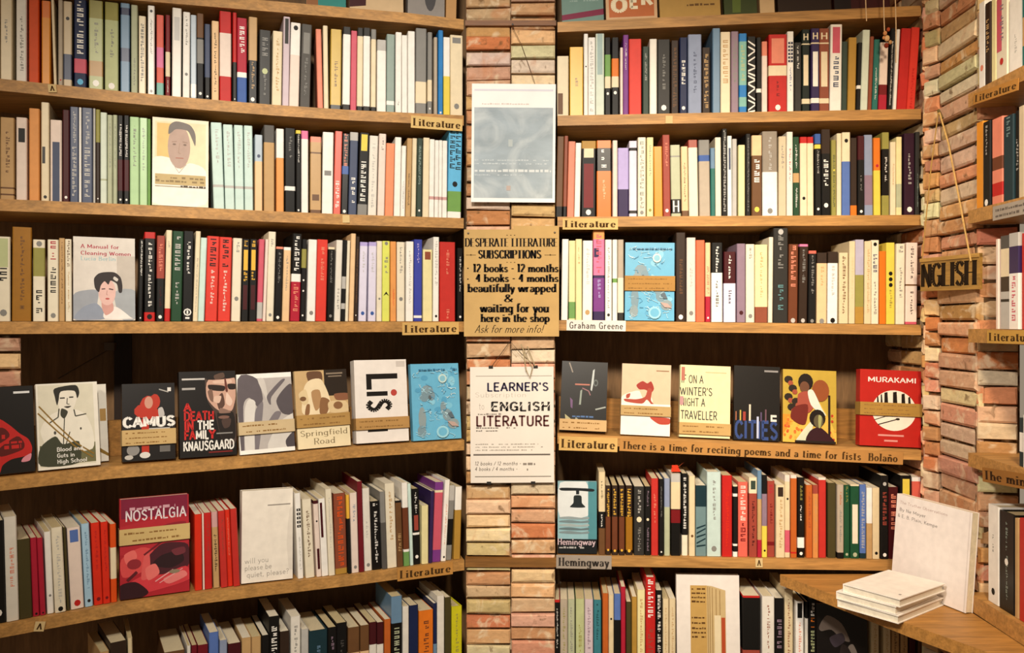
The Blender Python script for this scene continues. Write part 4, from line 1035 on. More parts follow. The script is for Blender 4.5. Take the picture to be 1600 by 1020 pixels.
def build_shown(root, w, H, T, base, draw, band=None, spine=None, gloss=True):
    th = .0012; m = MB(); sp = spine or base
    m.box((-w/2, 0, 0), (w/2, th, H), base); m.box((-w/2, T-th, 0), (w/2, T, H), base); m.box((-w/2, th, 0), (-w/2+th, T-th, H), sp)
    a = Art(m, w, H, seed=int(w*1e5)); draw(a); m.build('cover', M_GLOSS if gloss else M_COVER, root)
    m = MB(); m.box((-w/2+th+.0002, th+.0002, .0007), (w/2-.0008, T-th-.0002, H-.0007), 'e4d7ba'); m.build('page_block', M_PAGE, root)
    if band:
        v0, v1 = band[:2]; c = band[2] if len(band) > 2 else 'c6a46a'; g = 0.0012+0.0028*0; m = MB(); zb, zt = H*(1-v1), H*(1-v0)
        m.box((-w/2-g, -g-.003, zb), (w/2+g, -g*.5-.003, zt), c); m.box((-w/2-g, -g-.003, zb), (-w/2-g*.5, T+g, zt), c); m.box((w/2+g*.5, -g-.003, zb), (w/2+g, T+g, zt), c); m.box((-w/2-g, T+g*.5, zb), (w/2+g, T+g, zt), c)
        a = Art(m, w, zt-zb, z0=zb, y=-g-.003, seed=int(w*9e4)); n = max(2, int((v1-v0)*18))
        for i in range(n): a.scrib(.06, a.R.uniform(.7, .94), (i+.8)/(n+.2), .26/n, '8a6638', .85)
        m.build('paper_band', M_CARD, root)
DG = 'books standing face-out on the left display shelf'; DR = 'books standing face-out on the right display shelf'
def d_lips(a):
    a.rect(.62, .06, .93, .085, 'ddd'*2).blob([(0, .42), (.3, .36), (.52, .44), (.72, .55), (.88, .62), (.95, .72), (.92, .8), (.78, .82), (.55, .84), (.38, .9), (.3, 1), (0, 1)], 'red')
    a.blob([(.93, .79), (.9, .87), (.74, .88), (.78, .83)], 'd98a98').blob([(.04, .5), (.4, .47), (.52, .58), (.1, .7)], '5a1410').blob([(.3, .72), (.66, .58), (.8, .66), (.76, .74), (.36, .8)], '5a1410')
    a.scrib(.08, .44, .6, .05, 'red', 1).scrib(.1, .36, .68, .04, 'red', 1).scrib(.4, .76, .66, .04, 'red', 1).scrib(.42, .74, .72, .05, 'red', 1)
def d_highschool(a):
    a.rect(.03, .02, .93, .97, 'd8d2bd').rect(.03, .72, .93, .95, '6d6a48').blob([(.05, .55), (.2, .38), (.4, .32), (.62, .32), (.8, .4), (.9, .6), (.88, .8), (.5, .82), (.2, .8)], 'e6e0d0')
    a.blob([(.34, .1), (.64, .08), (.66, .18), (.6, .3), (.54, .38), (.42, .38), (.36, .28)], 'e6dfcf').blob([(.3, .06), (.64, .03), (.7, .12), (.66, .19), (.62, .1), (.4, .1), (.36, .2), (.33, .26), (.3, .16)], '26241c')
    a.rect(.38, .17, .46, .185, 'ink').rect(.53, .165, .6, .18, 'ink').line([(.5, .18), (.49, .25), (.53, .255)], .0012, 'ink').blob([(.44, .28), (.52, .275), (.56, .28), (.5, .3)], '3a332c')
    a.blob([(.4, .3), (.5, .34), (.44, .42), (.38, .38)], '3b3a2e').line([(.36, .3), (.34, .4), (.2, .46)], .0018, '3b3a2e').line([(.6, .32), (.62, .4), (.8, .38)], .0018, '3b3a2e').ell(.28, .58, .02, .02, '44403a').ell(.7, .55, .015, .015, '44403a')
    a.line([(.44, .42), (.42, .6), (.4, .78)], .0014, '3b3a2e').line([(.52, .58), (.44, .74)], .0014, '3b3a2e').blob([(.04, .74), (.28, .62), (.4, .72), (.66, .7), (.64, .95), (.04, .95)], '3d3f2e')
    a.line([(.04, .26), (.3, .48), (.62, .72), (.9, .86)], .0022, '8a6a2a').line([(.02, .34), (.3, .55), (.6, .76), (.88, .9)], .0022, '8a6a2a')
    a.text('Blood and', .3, .8, .72, .045, 'white', 1.6).text('Guts in', .3, .87, .58, .045, 'white', 1.6).text('High School', .3, .94, .78, .045, 'white', 1.6)
def d_camus(a):
    for u, v, ru, rv in ((.5, .3, .17, .14), (.44, .36, .22, .1), (.62, .24, .1, .1), (.34, .36, .1, .06), (.56, .4, .2, .07)): a.ell(u, v, ru, rv, 'b5301c', 11)
    a.ell(.5, .25, .08, .08, 'c8907a').blob([(.68, .34), (.76, .32), (.8, .42), (.7, .45)], 'b9b4b0').rect(.36, .46, .5, .95, 'b5301c').ell(.2, .86, .12, .07, '8c8884').ell(.42, .93, .1, .04, 'd8d4cc').ell(.12, .95, .08, .03, 'bdb8b0').rect(.7, .82, .9, .9, '6a6662')
    a.line([(.7, .08), (.88, .12)], .002, 'aaa6a0').rect(.86, .06, .93, .11, 'ddd8d0').text('CAMUS', .02, .56, .99, .12, 'white', 2.6).rect(.5, .585, .9, .6, 'bbb6b0')
def d_death(a):
    a.blob([(.5, .02), (.95, .0), (1, .1), (1, .82), (.8, .86), (.7, .74), (.62, .5), (.5, .36), (.46, .2)], '4a3a32').blob([(.52, .1), (.98, .08), (1, .3), (.94, .46), (.84, .5), (.72, .48), (.6, .42), (.48, .3)], 'c9a08c')
    a.blob([(.52, .16), (.8, .18), (.78, .24), (.54, .22)], '2c211c').blob([(.86, .16), (1, .16), (1, .22), (.88, .22)], '2c211c').blob([(.66, .34), (.76, .26), (.8, .4), (.7, .46)], '5a4036').blob([(.84, .26), (.94, .36), (.9, .42), (.82, .38)], 'e2c4b2').blob([(.66, .5), (.95, .5), (.97, .8), (.75, .82)], '231c19').ell(.78, .55, .1, .02, '7c5a4e').blob([(.5, 0), (1, 0), (1, .08), (.5, .1)], '1d1714')
    a.blob([(.5, .24), (.58, .22), (.6, .36), (.54, .34)], '7c5e50').blob([(.6, .12), (.9, .1), (.92, .15), (.64, .15)], 'dab8a4').blob([(.8, .1), (.83, .1), (.86, .24), (.82, .24)], '6a3a30').blob([(.62, .3), (.74, .3), (.7, .38), (.6, .36)], 'd8b6a2').blob([(.72, .44), (.86, .47), (.9, .5), (.7, .5)], '8a6c5e')
    a.blob([(.74, .58), (.9, .57), (.88, .66), (.78, .68)], '4c3a33').blob([(.62, .05), (.78, .02), (.8, .08), (.64, .1)], '5c463a')
    a.rect(.05, .08, .45, .1, 'c9c4be').rect(.05, .19, .28, .215, 'aaa6a2')
    a.text('A', .08, .46, .2, .085, 'c62a26', 2.2).text('DEATH', .08, .57, .6, .095, 'c62a26', 2.2).text('IN', .08, .68, .24, .095, 'c62a26', 2.2).text('THE', .31, .68, .6, .095, 'white', 2.2).text('FA', .08, .79, .27, .095, 'c62a26', 2.2).text('MIL', .28, .79, .5, .095, 'white', 2.2).text('Y', .51, .79, .62, .095, 'c62a26', 2.2)
    a.text('KNAUSGAARD', .06, .92, .95, .1, 'white', 2.0).rect(.64, .73, .93, .745, '8c8884').rect(.5, .945, .92, .96, '7a2320')
def d_torso(a):
    a.rect(0, 0, 1, .06, 'f2efe8').rect(.02, .06, 1, .95, 'b8b1ac').blob([(.02, .06), (.36, .06), (.46, .32), (.36, .42), (.28, .34), (.2, .3), (.1, .4), (.08, .95), (.02, .95)], '625a5e').blob([(.12, .46), (.2, .32), (.32, .36), (.28, .6), (.26, .95), (.1, .95)], 'd9d4cd').blob([(.3, .5), (.4, .38), (.46, .4), (.34, .95), (.27, .95)], '7b7478')
    a.blob([(.38, .08), (.5, .3), (.56, .36), (.5, .08)], 'cdc7c0').blob([(.56, .38), (.54, .28), (.8, .1), (.88, .1), (.62, .3), (.6, .4)], '6b6468').blob([(.84, .22), (1, .16), (1, .52), (.8, .52), (.7, .36)], '575054').blob([(.5, .95), (.7, .66), (.95, .54), (1, .58), (1, .95)], 'd4cfc8').blob([(.46, .7), (.66, .5), (.78, .52), (.56, .74)], '7b7478').blob([(.84, .86), (1, .76), (1, .95), (.86, .95)], '4e484c').rect(0, .95, 1, 1, 'f2efe8')
def d_sepia(a):
    a.rect(0, 0, 1, .58, 'c8a878').rect(.56, 0, 1, .34, '2c221a').rect(.6, .04, .92, .06, '8a7a68').rect(.64, .08, .9, .095, '8a7a68').blob([(.24, .02), (.5, .02), (.52, .14), (.4, .2), (.26, .14)], '6a4a34').blob([(.18, .2), (.3, .12), (.5, .12), (.62, .3), (.66, .46), (.6, .56), (.14, .56), (.12, .4)], 'ead6b0')
    a.blob([(.06, .3), (.2, .24), (.24, .4), (.14, .44)], 'dcc498').ell(.14, .36, .06, .03, '7a5638').blob([(.3, .28), (.46, .26), (.48, .44), (.36, .52)], 'b0895e').blob([(.48, .36), (.64, .4), (.58, .56), (.44, .56)], '8a6240').blob([(.62, .42), (.95, .42), (1, .55), (.66, .56)], 'd9bf92').ell(.8, .47, .09, .05, '8a6240').blob([(.2, .44), (.26, .44), (.24, .56), (.16, .56)], '8a6240').blob([(.74, .32), (1, .32), (1, .4), (.78, .4)], '8a5a40')
    a.rect(0, .58, 1, 1, 'ead9b2').text('Springfield', .05, .84, .95, .07, '8a7a5a', 1.3, .5, 1.0).text('Road', .3, .95, .7, .075, '8a7a5a', 1.3, .5, 1.0)
def d_list(a):
    a.poly([(.22, .17), (.82, .17), (.82, .235), (.32, .235), (.32, .36), (.22, .36)], 'ink').rect(.22, .385, .62, .44, 'ink').ell(.74, .405, .06, .04, 'b8453c').vtext('S', .24, .48, .64, .42, 'ink', 2.2).rect(.22, .835, .6, .87, 'ink').rect(.8, .02, .97, .09, 'cfc6be')
def d_water(a):
    R = a.R
    for i in range(16): a.ell(R.uniform(.1, .9), R.uniform(.08, .92), R.uniform(.05, .1), R.uniform(.03, .07), R.choice(['5fa6c9', '7cc0dc', '57a0c6', '88c6de']), 9)
    for u, v, ru, rv in ((.32, .36, .13, .08), (.26, .44, .1, .06), (.4, .42, .08, .07), (.2, .72, .08, .16), (.18, .88, .09, .08), (.72, .68, .1, .08), (.84, .8, .12, .07), (.64, .58, .06, .08)): a.ell(u, v, ru, rv, R.choice(['8298a2', '7a94a0', '8c9ca0']), 9)
    for i in range(70):
        u, v = R.uniform(.05, .93), R.uniform(.04, .96); pts = [(u, v)]
        for q in range(3): pts.append((min(.98, max(.02, pts[-1][0]+R.uniform(-.07, .09))), min(.98, max(.02, pts[-1][1]+R.uniform(-.015, .035)))))
        a.line(pts, R.uniform(.0005, .0013), R.choice(['a8d6e6', 'c4e2ec', 'b4dce8', '4d97c0', '96cce0']))
    a.ell(.36, .44, .03, .025, '5c6468', 9).ell(.64, .2, .09, .06, 'c4dcd8', 12).ell(.64, .2, .06, .04, '86c0d4', 12).ell(.6, .9, .13, .08, '9cd2e2', 14).ell(.6, .9, .09, .055, '6db4d4', 14).poly([(.7, .76), (.86, .78), (.95, .84), (.8, .83)], 'b8a098').poly([(.72, .66), (.8, .64), (.86, .72), (.78, .72)], '5c6a74').scrib(.15, .95, .09, .022, '3b7396', .8)
def d_dark(a):
    a.line([(.16, .02), (.24, .16)], .0025, '8a7f74').line([(.3, .33), (.62, .33)], .003, 'b06a58').line([(.46, .38), (.6, .42), (.64, .48)], .002, '93646a').poly([(.64, .4), (.68, .12), (.72, .1), (.7, .3), (.67, .42)], 'b9c0c0').ell(.75, .3, .05, .05, '5a6260').ell(.75, .3, .03, .03, '1a1c1b').poly([(.42, .42), (.46, .4), (.44, .62), (.4, .62)], '8a948a').poly([(.2, .52), (.26, .56), (.26, .68), (.22, .66)], '6a4a72').line([(.76, .68), (.98, .64)], .003, '9aa09a').poly([(.1, .76), (.22, .82), (.3, .88), (.12, .86)], 'a8a27a').poly([(.34, .8), (.46, .86), (.3, .88)], '8f958c').scrib(.26, .72, .8, .03, '4a6a9a', .95)
def d_redhorse(a):
    a.rect(0, 0, 1, .58, 'd6b99a').blob([(.02, .46), (.2, .4), (.36, .38), (.44, .48), (.6, .46), (.6, .56), (.02, .58)], 'eadfcf').blob([(.3, .3), (.42, .24), (.52, .27), (.6, .24), (.66, .34), (.6, .4), (.48, .36), (.36, .36)], '9a2a1e').blob([(.54, .34), (.62, .36), (.6, .5), (.66, .56), (.62, .57), (.52, .5), (.42, .56), (.1, .54), (.06, .5), (.3, .5), (.48, .46)], 'a5402f').blob([(.1, .44), (.18, .42), (.16, .48), (.1, .49)], 'a5402f').rect(.7, .08, .96, .095, '8a6a4a').rect(0, .56, 1, 1, 'f2e8dc').blob([(.6, .74), (.99, .75), (.99, .83), (.8, .84), (.68, .8)], 'b2422f')
def d_winter(a):
    a.text('IF ON A', .02, .25, .46, .105, '3f443c', 1.5).text("WINTER'S", .0, .42, .64, .105, '3f443c', 1.5).text('NIGHT A', .02, .57, .5, .105, '3f443c', 1.5).text('TRAVELLER', .02, .75, .74, .11, '3f443c', 1.5).rect(.02, .03, .09, .22, 'b06a58').rect(.5, .09, .92, .1, 'b9a67c').poly([(.0, .44), (.07, .44), (.07, .56), (.0, .56)], 'b98a8a')
def d_cities(a):
    a.rect(.66, .05, .96, .075, '8a8684').text('CITIES', .03, .97, .95, .22, '34487e', 2.0)
    for u, v, w, c in ((.04, .62, .02, 'b06a4a'), (.13, .6, .03, 'b9a24a'), (.2, .62, .06, '9a3a30'), (.33, .52, .04, 'd8c8b0'), (.5, .68, .045, 'b7bdd6'), (.58, .62, .03, '5a4a6a'), (.68, .58, .03, '6a4a56')): a.rect(u, v, u+w, .97 if u in (.5,) else .74, c)
    a.rect(.8, .65, .93, .68, 'd8d2c8').rect(.8, .65, .84, .74, 'd8d2c8').rect(.8, .71, .93, .74, 'd8d2c8')
def d_collage(a):
    a.rect(0, 0, 1, 1, 'b89a3c').rect(0, .62, .45, 1, 'd98a2c').blob([(0, .9), (.3, .62), (.62, .4), (.95, .8), (1, 1), (0, 1)], 'dcaf4a'); R = a.R
    for i in range(30): a.ell(R.uniform(.03, .4), R.uniform(.64, .98), .025, .02, R.choice(['c4502a', 'e0a040', 'd9702c']), 7)
    for i in range(10): a.ell(R.uniform(.86, .98), R.uniform(.62, .95), .025, .02, R.choice(['b03a22', 'e0a040']), 7)
    for u, v in ((.1, .14), (.18, .26), (.1, .38), (.24, .44), (.16, .52)): a.ell(u, v, .08, .05, '2a2018', 10).ell(u+.04, v+.05, .05, .035, '9a4a34', 9)
    a.ell(.7, .28, .16, .15, '8c4a26').ell(.42, .17, .14, .12, '1e1410', 14).ell(.4, .24, .09, .08, '6a4430').blob([(.28, .34), (.5, .3), (.6, .45), (.5, .58), (.3, .6)], '9c4a3a').blob([(.46, .3), (.56, .28), (.72, .52), (.8, .62), (.7, .6), (.52, .48)], 'cfd6c8').blob([(.2, .52), (.46, .48), (.42, .74), (.28, .74), (.14, .66)], '6a241c').rect(.84, .34, .88, .95, '2a1c14')
    a.blob([(.22, 1), (.5, .72), (.56, .76), (.44, 1)], 'c9ccb0').blob([(.44, .99), (.5, .84), (.68, .78), (.88, .9), (.94, .99)], '33161c').ell(.64, .66, .15, .12, '1c1410', 16).ell(.66, .7, .09, .09, '5a5038').blob([(.66, .62), (.72, .64), (.7, .78), (.66, .78)], '9a9a62').rect(.22, .97, .98, 1, '241a14')
def d_piano(a):
    a.text('MURAKAMI', .13, .16, .92, .062, 'white', 1.5).ell(.56, .53, .36, .265, 'ece2d0', 40)
    for u, w, v in ((.28, .02, .36), (.34, .02, .33), (.4, .05, .3), (.54, .06, .29), (.68, .05, .31), (.79, .03, .35)): a.poly([(u, v), (u+w, v-.01), (u+w+.015, .46), (u, .46)], 'ink')
    a.line([(.24, .66), (.42, .61), (.62, .6)], .0016, 'ink').line([(.3, .72), (.6, .645)], .002, 'ink').ell(.62, .64, .035, .015, 'ink', 10).rect(.3, .845, .72, .868, 'd9948c').rect(.4, .915, .62, .938, 'd9948c')
def d_portrait(a):
    a.rect(.05, .04, .95, .97, 'ecdcb4').rect(.08, .06, .34, .46, 'e2c078').blob([(.0, .48), (.34, .46), (.5, .58), (.66, .5), (.95, .58), (.95, .97), (.0, .97)], 'f2ece0').ell(.47, .32, .2, .25, 'b59a8c', 26).blob([(.28, .18), (.3, .08), (.42, .03), (.66, .06), (.76, .16), (.76, .3), (.7, .22), (.62, .13), (.42, .12), (.34, .16)], '77706a').line([(.34, .27), (.43, .26)], .0016, '9c8070').line([(.53, .26), (.62, .27)], .0016, '9c8070').ell(.385, .295, .03, .01, '7a6456').ell(.575, .295, .03, .01, '7a6456').line([(.48, .28), (.46, .39), (.5, .4)], .0012, 'a98c7a').line([(.41, .45), (.55, .45)], .0018, 'a9705e').line([(.34, .5), (.47, .62), (.6, .52)], .001, 'b9b0a4')
    a.rect(.05, .64, .95, .76, 'c0a874').rect(.05, .775, .95, .785, 'a8987a').scrib(.06, .93, .69, .025, '8a744a').scrib(.06, .93, .73, .025, '8a744a').scrib(.5, .95, .785, .025, '4a3c2a', 1)
def d_woman(a):
    a.text('A Manual for', .12, .135, .74, .045, 'b0384a', 1.7, 1.0, .5).text('Cleaning Women', .12, .215, .93, .045, 'b0384a', 1.7, 1.0, .5).text('Lucia Berlin', .12, .28, .68, .045, '9cc0c4', 1.4, .8, .5)
    a.rect(.7, .22, 1, .66, 'c2b8ac').blob([(0, .7), (.2, .64), (.4, .66), (.3, .98), (0, .98)], '9a9ea6').blob([(.02, .98), (.16, .84), (.38, .8), (.52, .98)], '8d95a5').blob([(.66, .66), (1, .64), (1, .98), (.76, .98)], 'a3a7ab').blob([(.5, .98), (.52, .86), (.7, .84), (.92, .96), (.94, .98)], 'e9e2dc').blob([(.46, .76), (.62, .78), (.64, .88), (.52, .94), (.46, .86)], 'cf9a90').ell(.54, .66, .14, .16, 'dfb6ac', 22)
    a.blob([(.34, .6), (.33, .5), (.4, .44), (.5, .42), (.66, .42), (.76, .48), (.79, .58), (.78, .66), (.73, .66), (.7, .56), (.6, .52), (.56, .57), (.5, .53), (.44, .58), (.41, .66), (.37, .64)], '2e2422').line([(.45, .625), (.51, .62)], .002, '4a3434').line([(.57, .62), (.64, .63)], .002, '4a3434').ell(.545, .74, .035, .011, 'b5544e').line([(.54, .64), (.53, .69), (.55, .695)], .001, 'b98a80').blob([(.66, .47), (.72, .5), (.7, .53), (.64, .5)], 'cfc8c0')
def d_nostalgia(a):
    a.rect(.02, .0, .98, .2, '7a2038').scrib(.14, .8, .12, .035, 'c99aa4', .9).text('NOSTALGIA', .08, .225, .96, .1, 'e2d6d8', 1.5)
    a.blob([(0, .28), (1, .24), (1, .5), (0, .56)], 'b02a34').blob([(.02, .6), (.3, .5), (.5, .56), (.46, .7), (.26, .76), (.04, .78)], 'd04a4a').blob([(.34, .66), (.56, .5), (.74, .48), (.98, .52), (1, .72), (.8, .8), (.5, .78)], '4a2028').blob([(.46, .68), (.6, .6), (.86, .58), (.92, .68), (.74, .74), (.56, .72)], '2e1a1e').blob([(.1, .86), (.36, .78), (.6, .8), (.95, .74), (1, .88), (.5, .95), (.12, .97)], 'cc3a42').blob([(.3, .82), (.34, .6), (.42, .58), (.42, .8)], 'd65a58')
    a.blob([(.06, .34), (.5, .3), (.6, .36), (.3, .44), (.08, .44)], 'c2404a').blob([(.62, .3), (.95, .28), (.9, .4), (.66, .42)], '8c2430').blob([(.06, .56), (.2, .52), (.24, .6), (.1, .66)], 'e06a64').blob([(.36, .72), (.5, .68), (.56, .78), (.4, .84)], 'e0706a').blob([(.62, .84), (.9, .78), (.96, .84), (.7, .9)], 'e07a76').blob([(.74, .56), (.92, .54), (.94, .6), (.8, .62)], '6e3038')
    a.line([(.5, .86), (.76, .76)], .002, 'e0a0a0').line([(.56, .88), (.9, .76)], .0014, 'e0a0a0').line([(.34, .58), (.6, .46)], .003, '6a2028').blob([(.0, .86), (.22, .84), (.4, .95), (.3, 1), (0, 1)], '32161c').ell(.2, .66, .1, .05, '8c2830').line([(.1, .82), (.24, .74)], .005, '5a1c24').ell(.78, .78, .08, .02, '8a7a62')
def d_quiet(a):
    a.rect(.5, .165, .95, .18, '9a9288').poly([(.94, .22), (.9, .4), (.88, .6), (.92, .9), (1, .9), (1, .2)], 'ded5c8')
    for i, (t, u0, u1) in enumerate((('will you', .06, .52), ('please be', .06, .58), ('quiet, please?', .1, .92))): a.text(t, u0, .79+i*.075, u1, .055, 'a8a096', 1.0)
def d_bell(a):
    a.rect(0, 0, .3, .8, '5d8f9c').rect(0, 0, 1, .8, '8cb4be').blob([(.06, .02), (.72, .0), (.8, .3), (.76, .48), (.06, .5)], 'd6dcde').rect(.78, 0, 1, .8, '4f8a94').blob([(.1, .09), (.88, .1), (.9, .14), (.54, .13), (.1, .13)], '1d2226').rect(.47, .12, .55, .18, '1d2226').blob([(.42, .2), (.6, .2), (.62, .3), (.7, .36), (.32, .36), (.4, .3)], '20282a')
    for i, v in enumerate((.5, .55, .6, .65, .7)): a.blob([(.06, v), (.3, v-.012), (.6, v+.004), (.78, v-.01), (.78, v+.022), (.4, v+.03), (.06, v+.02)], ('8c9a9e', '6f8288', '9aa8aa', '5f7278', '78898e')[i])
    a.rect(0, .8, 1, 1, '15191c').text('Hemingway', .0, .88, .96, .085, 'd0b8c0', 1.7, .9, .5).scrib(.04, .7, .93, .03, 'a8a8a8')
def d_tanbook(a):
    a.rect(.22, .1, .48, .98, 'c09a58').poly([(.48, .1), (.56, .105), (.78, .145), (.78, .98), (.48, .98)], 'c6ac7c')
    for u in (.5, .53, .57, .63, .69): a.line([(u, .11+.05*(u-.5)/.28), (u, .98)], .0012, '8a6a3a')
    a.rect(.6, .38, .7, .98, 'e0d0ac').rect(.71, .4, .77, .98, 'b04a2a')
    for i, v in enumerate((.13, .17, .21, .25, .4, .45, .5, .54, .58)): a.scrib(.24, .46, v+.01, .018, '5a3c1c', .95)
def d_kafka(a):
    a.blob([(.06, .28), (.22, .14), (.5, .24), (.66, .46), (.5, .44), (.3, .32), (.1, .34)], '84766c').blob([(.26, .42), (.5, .36), (.56, .46), (.36, .54)], '4a4048').blob([(.62, .54), (.72, .5), (.82, .66), (.76, .68)], '9c9086').text('VIEWS', .36, .84, .96, .16, 'a8a098', 2.0).blob([(.5, .5), (.62, .54), (.7, .68), (.46, .64)], '362c2a')
SHOWN = [
 ('L4', -28, 56, 604, .022, '17120f', d_lips, 'black cover with a red lip shape, standing at the frame edge on the display shelf', 8, None, DG),
 ('L4', 60, 158, 598, .016, 'e6e0d2', d_highschool, 'pale cover with an ink-drawn figure crossed by two gold lines, face-out', 10, None, DG),
 ('L4', 191, 275, 599, .024, '171210', d_camus, 'black cover with huge white capitals over a red figure and a paper band', 9, (.6, .8, 'c4a570'), DG),
 ('L4', 281, 371, 580, .024, '1a1614', d_death, 'black cover with a dark close-up face and red capitals, face-out', 8, None, DG),
 ('L4', 375, 462, 583, .014, 'f0ece4', d_torso, 'grey photographic cover with white borders and a pale paper band', 8, (.6, .76, 'cbb48c'), DG),
 ('L4', 466, 549, 578, .013, 'dcc69a', d_sepia, 'sepia cover of a seated figure above the words Springfield Road', 8, (.57, .73, 'b08a50'), DG),
 ('L4', 557, 640, 562, .030, 'ece4dc', d_list, 'white cover with giant black letters turned sideways and a red dot', 7, (.7, .84, 'b68c54'), DG),
 ('L4', 646, 722, 568, .016, '69b2d4', d_water, 'blue rippled-water cover without a band, face-out by the brick pillar', 7, None, DG),
 ('R4', 874, 947, 565, .026, '14110f', d_dark, 'black cover with pale light streaks and a tan band along its foot', 9, (.83, .99, 'cba878'), DR),
 ('R4', 969, 1047, 569, .015, 'd9c3a8', d_redhorse, 'cream and white cover with a red figure and paper band, face-out', 8, (.59, .73, 'b89a68'), DR),
 ('R4', 1061, 1141, 571, .020, 'e9d9a8', d_winter, 'cream cover filled with four lines of tall grey hand-drawn capitals', 8, (.8, .96, 'c09c62'), DR),
 ('R4', 1146, 1219, 572, .013, '16120f', d_cities, 'near-black cover with blue capitals and a skyline of coloured strokes', 8, None, DR),
 ('R4', 1223, 1308, 578, .014, '8a6c34', d_collage, 'yellow and orange collage cover of two dark-haired figures, face-out', 8, None, DR),
 ('R4', 1343, 1440, 578, .024, 'b5261f', d_piano, 'red hardback with a white circle of piano keys and a paper band', 5, (.43, .6, 'a8823e'), DR),
 ('L2', 237, 326, 186, .012, 'f0e6cc', d_portrait, 'pale cover with a painted head and shoulders portrait, second row, left bay', 3, None, None),
 ('L3', 114, 212, 371, .016, 'd8d0c6', d_woman, 'grey cover with a photograph of a dark-haired woman, third row, left bay', 4, None, None),
 ('R3', 976, 1054, 379, .014, '69b2d4', d_water, 'blue rippled-water cover with a broad kraft band, third row, right bay', 3, (.43, .62, 'b0854a'), None),
 ('L5', 187, 297, 776, .020, 'a8242e', d_nostalgia, 'glossy red cover titled Nostalgia with a band of handwriting, fifth row', 5, (.3, .46, 'c8ac72'), None),
 ('L5', 377, 458, 765, .026, 'ebe2d4', d_quiet, 'plain cream-white cover with three grey lines of print at its foot', 5, None, None),
 ('R5', 871, 933, 752, .014, '6f9aa6', d_bell, 'blue-grey cover with a hanging bell silhouette, beside the brick pillar', 5, None, None),
 ('R6', 1058, 1158, 898, .014, 'e6ded6', d_tanbook, 'large white cover picturing tan book spines, bottom row, right bay', 4, None, None),
 ('R6', 1277, 1358, 944, .012, '1a1513', d_kafka, 'black cover with a shadowy brown face, under the corner ledge', 4, None, None),
]
for s, pl, pr, yt, T, base, fn, lab, tilt, band, grp in SHOWN:
    shown_book(s, pl, pr, yt, T, base, fn, lab, tilt, band=band, group=grp, gloss=fn not in (d_portrait, d_woman, d_quiet, d_winter))
# the second copy tucked behind the pale cover
shown_book('L4', 120, 179, 601, .010, 'e6e0d2', lambda a: a.rect(.8, .32, .97, .48, 'b08a50').poly([(.7, .8), (1, .9), (1, .94), (.7, .86)], '8a6a2a'), 'pale copy half hidden behind the cover with two gold lines', 8, rec=.048, group=DG)
# things on the top boards, seen only by their feet
T0 = 'books and cards on the top boards'
shown_book('L0', 478, 541, -150, .02, '2f7f78', lambda a: a.rect(0, 0, .3, 1, '8a5a34'), 'teal cover on the top board, only its foot in the frame', 5, group=T0)
shown_book('L0', 546, 631, -140, .014, 'c9ad86', lambda a: a.poly([(0, 0), (.35, 0), (.3, .96), (0, .985)], '3a1216'), 'beige card with a dark red corner on the top board', 5, group=T0)
shown_book('L0', 635, 695, -120, .014, '8d8782', lambda a: a.ell(.62, .75, .16, .2, '4a484a').rect(0, 0, .03, 1, '2a2220'), 'grey picture with a dark blot on the top board', 5, group=T0)
shown_book('L0', 697, 713, -90, .03, 'b98e5c', lambda a: None, 'narrow tan block at the pillar end of the top board', 2, group=T0)
shown_book('R0', 878, 944, -120, .018, '6e8a80', lambda a: a.poly([(0, .93), (1, .88), (1, .94), (0, .985)], '7a1c3c').scrib(.2, .9, .8, .02, '8fa59b'), 'grey-green cover with a magenta stripe on the top board', 4, group=T0)
def d_oer(a): a.rect(.06, 0, .94, .97, 'b8622c'); a.text('O', .12, .9, .4, .15, 'ecdcb8', 2.6).text('E', .47, .86, .63, .145, 'ecdcb8', 2.6).text('R', .7, .83, .9, .145, 'ecdcb8', 2.6)
shown_book('R0', 947, 1028, -100, .03, 'cfa67a', d_oer, 'rust-orange box with big cream letters on the top board', 2, group=T0)
shown_book('R0', 1031, 1127, -110, .012, 'b58e4c', lambda a: a.scrib(.45, .95, .88, .03, '6a4a24', .9).scrib(.5, .95, .78, .025, '7a5a30').ell(.25, .62, .08, .03, '7a5a30'), 'tan card with handwriting on the top board', 6, group=T0)
shown_book('R0', 1132, 1184, -120, .016, '3a4420', lambda a: a.poly([(.3, .3), (.6, .2), (.5, .98), (.25, .98)], '5a6a2c'), 'dark green cover on the top board', 5, group=T0)
shown_book('R0', 1188, 1211, -110, .03, 'd2b184', lambda a: None, 'narrow cream-tan box on the top board', 2, group=T0)
shown_book('R0', 1216, 1300, -120, .016, '2c1c12', lambda a: a.scrib(.55, .95, .86, .035, 'a8844a', 1).scrib(.55, .9, .76, .03, 'a8844a', 1), 'dark brown cover with gold script on the top board', 5, group=T0)
shown_book('R0', 1304, 1392, -120, .016, '3c1414', lambda a: a.rect(0, 0, .3, 1, '1c1210'), 'dark maroon cover on the top board behind the strings', 5, group=T0)

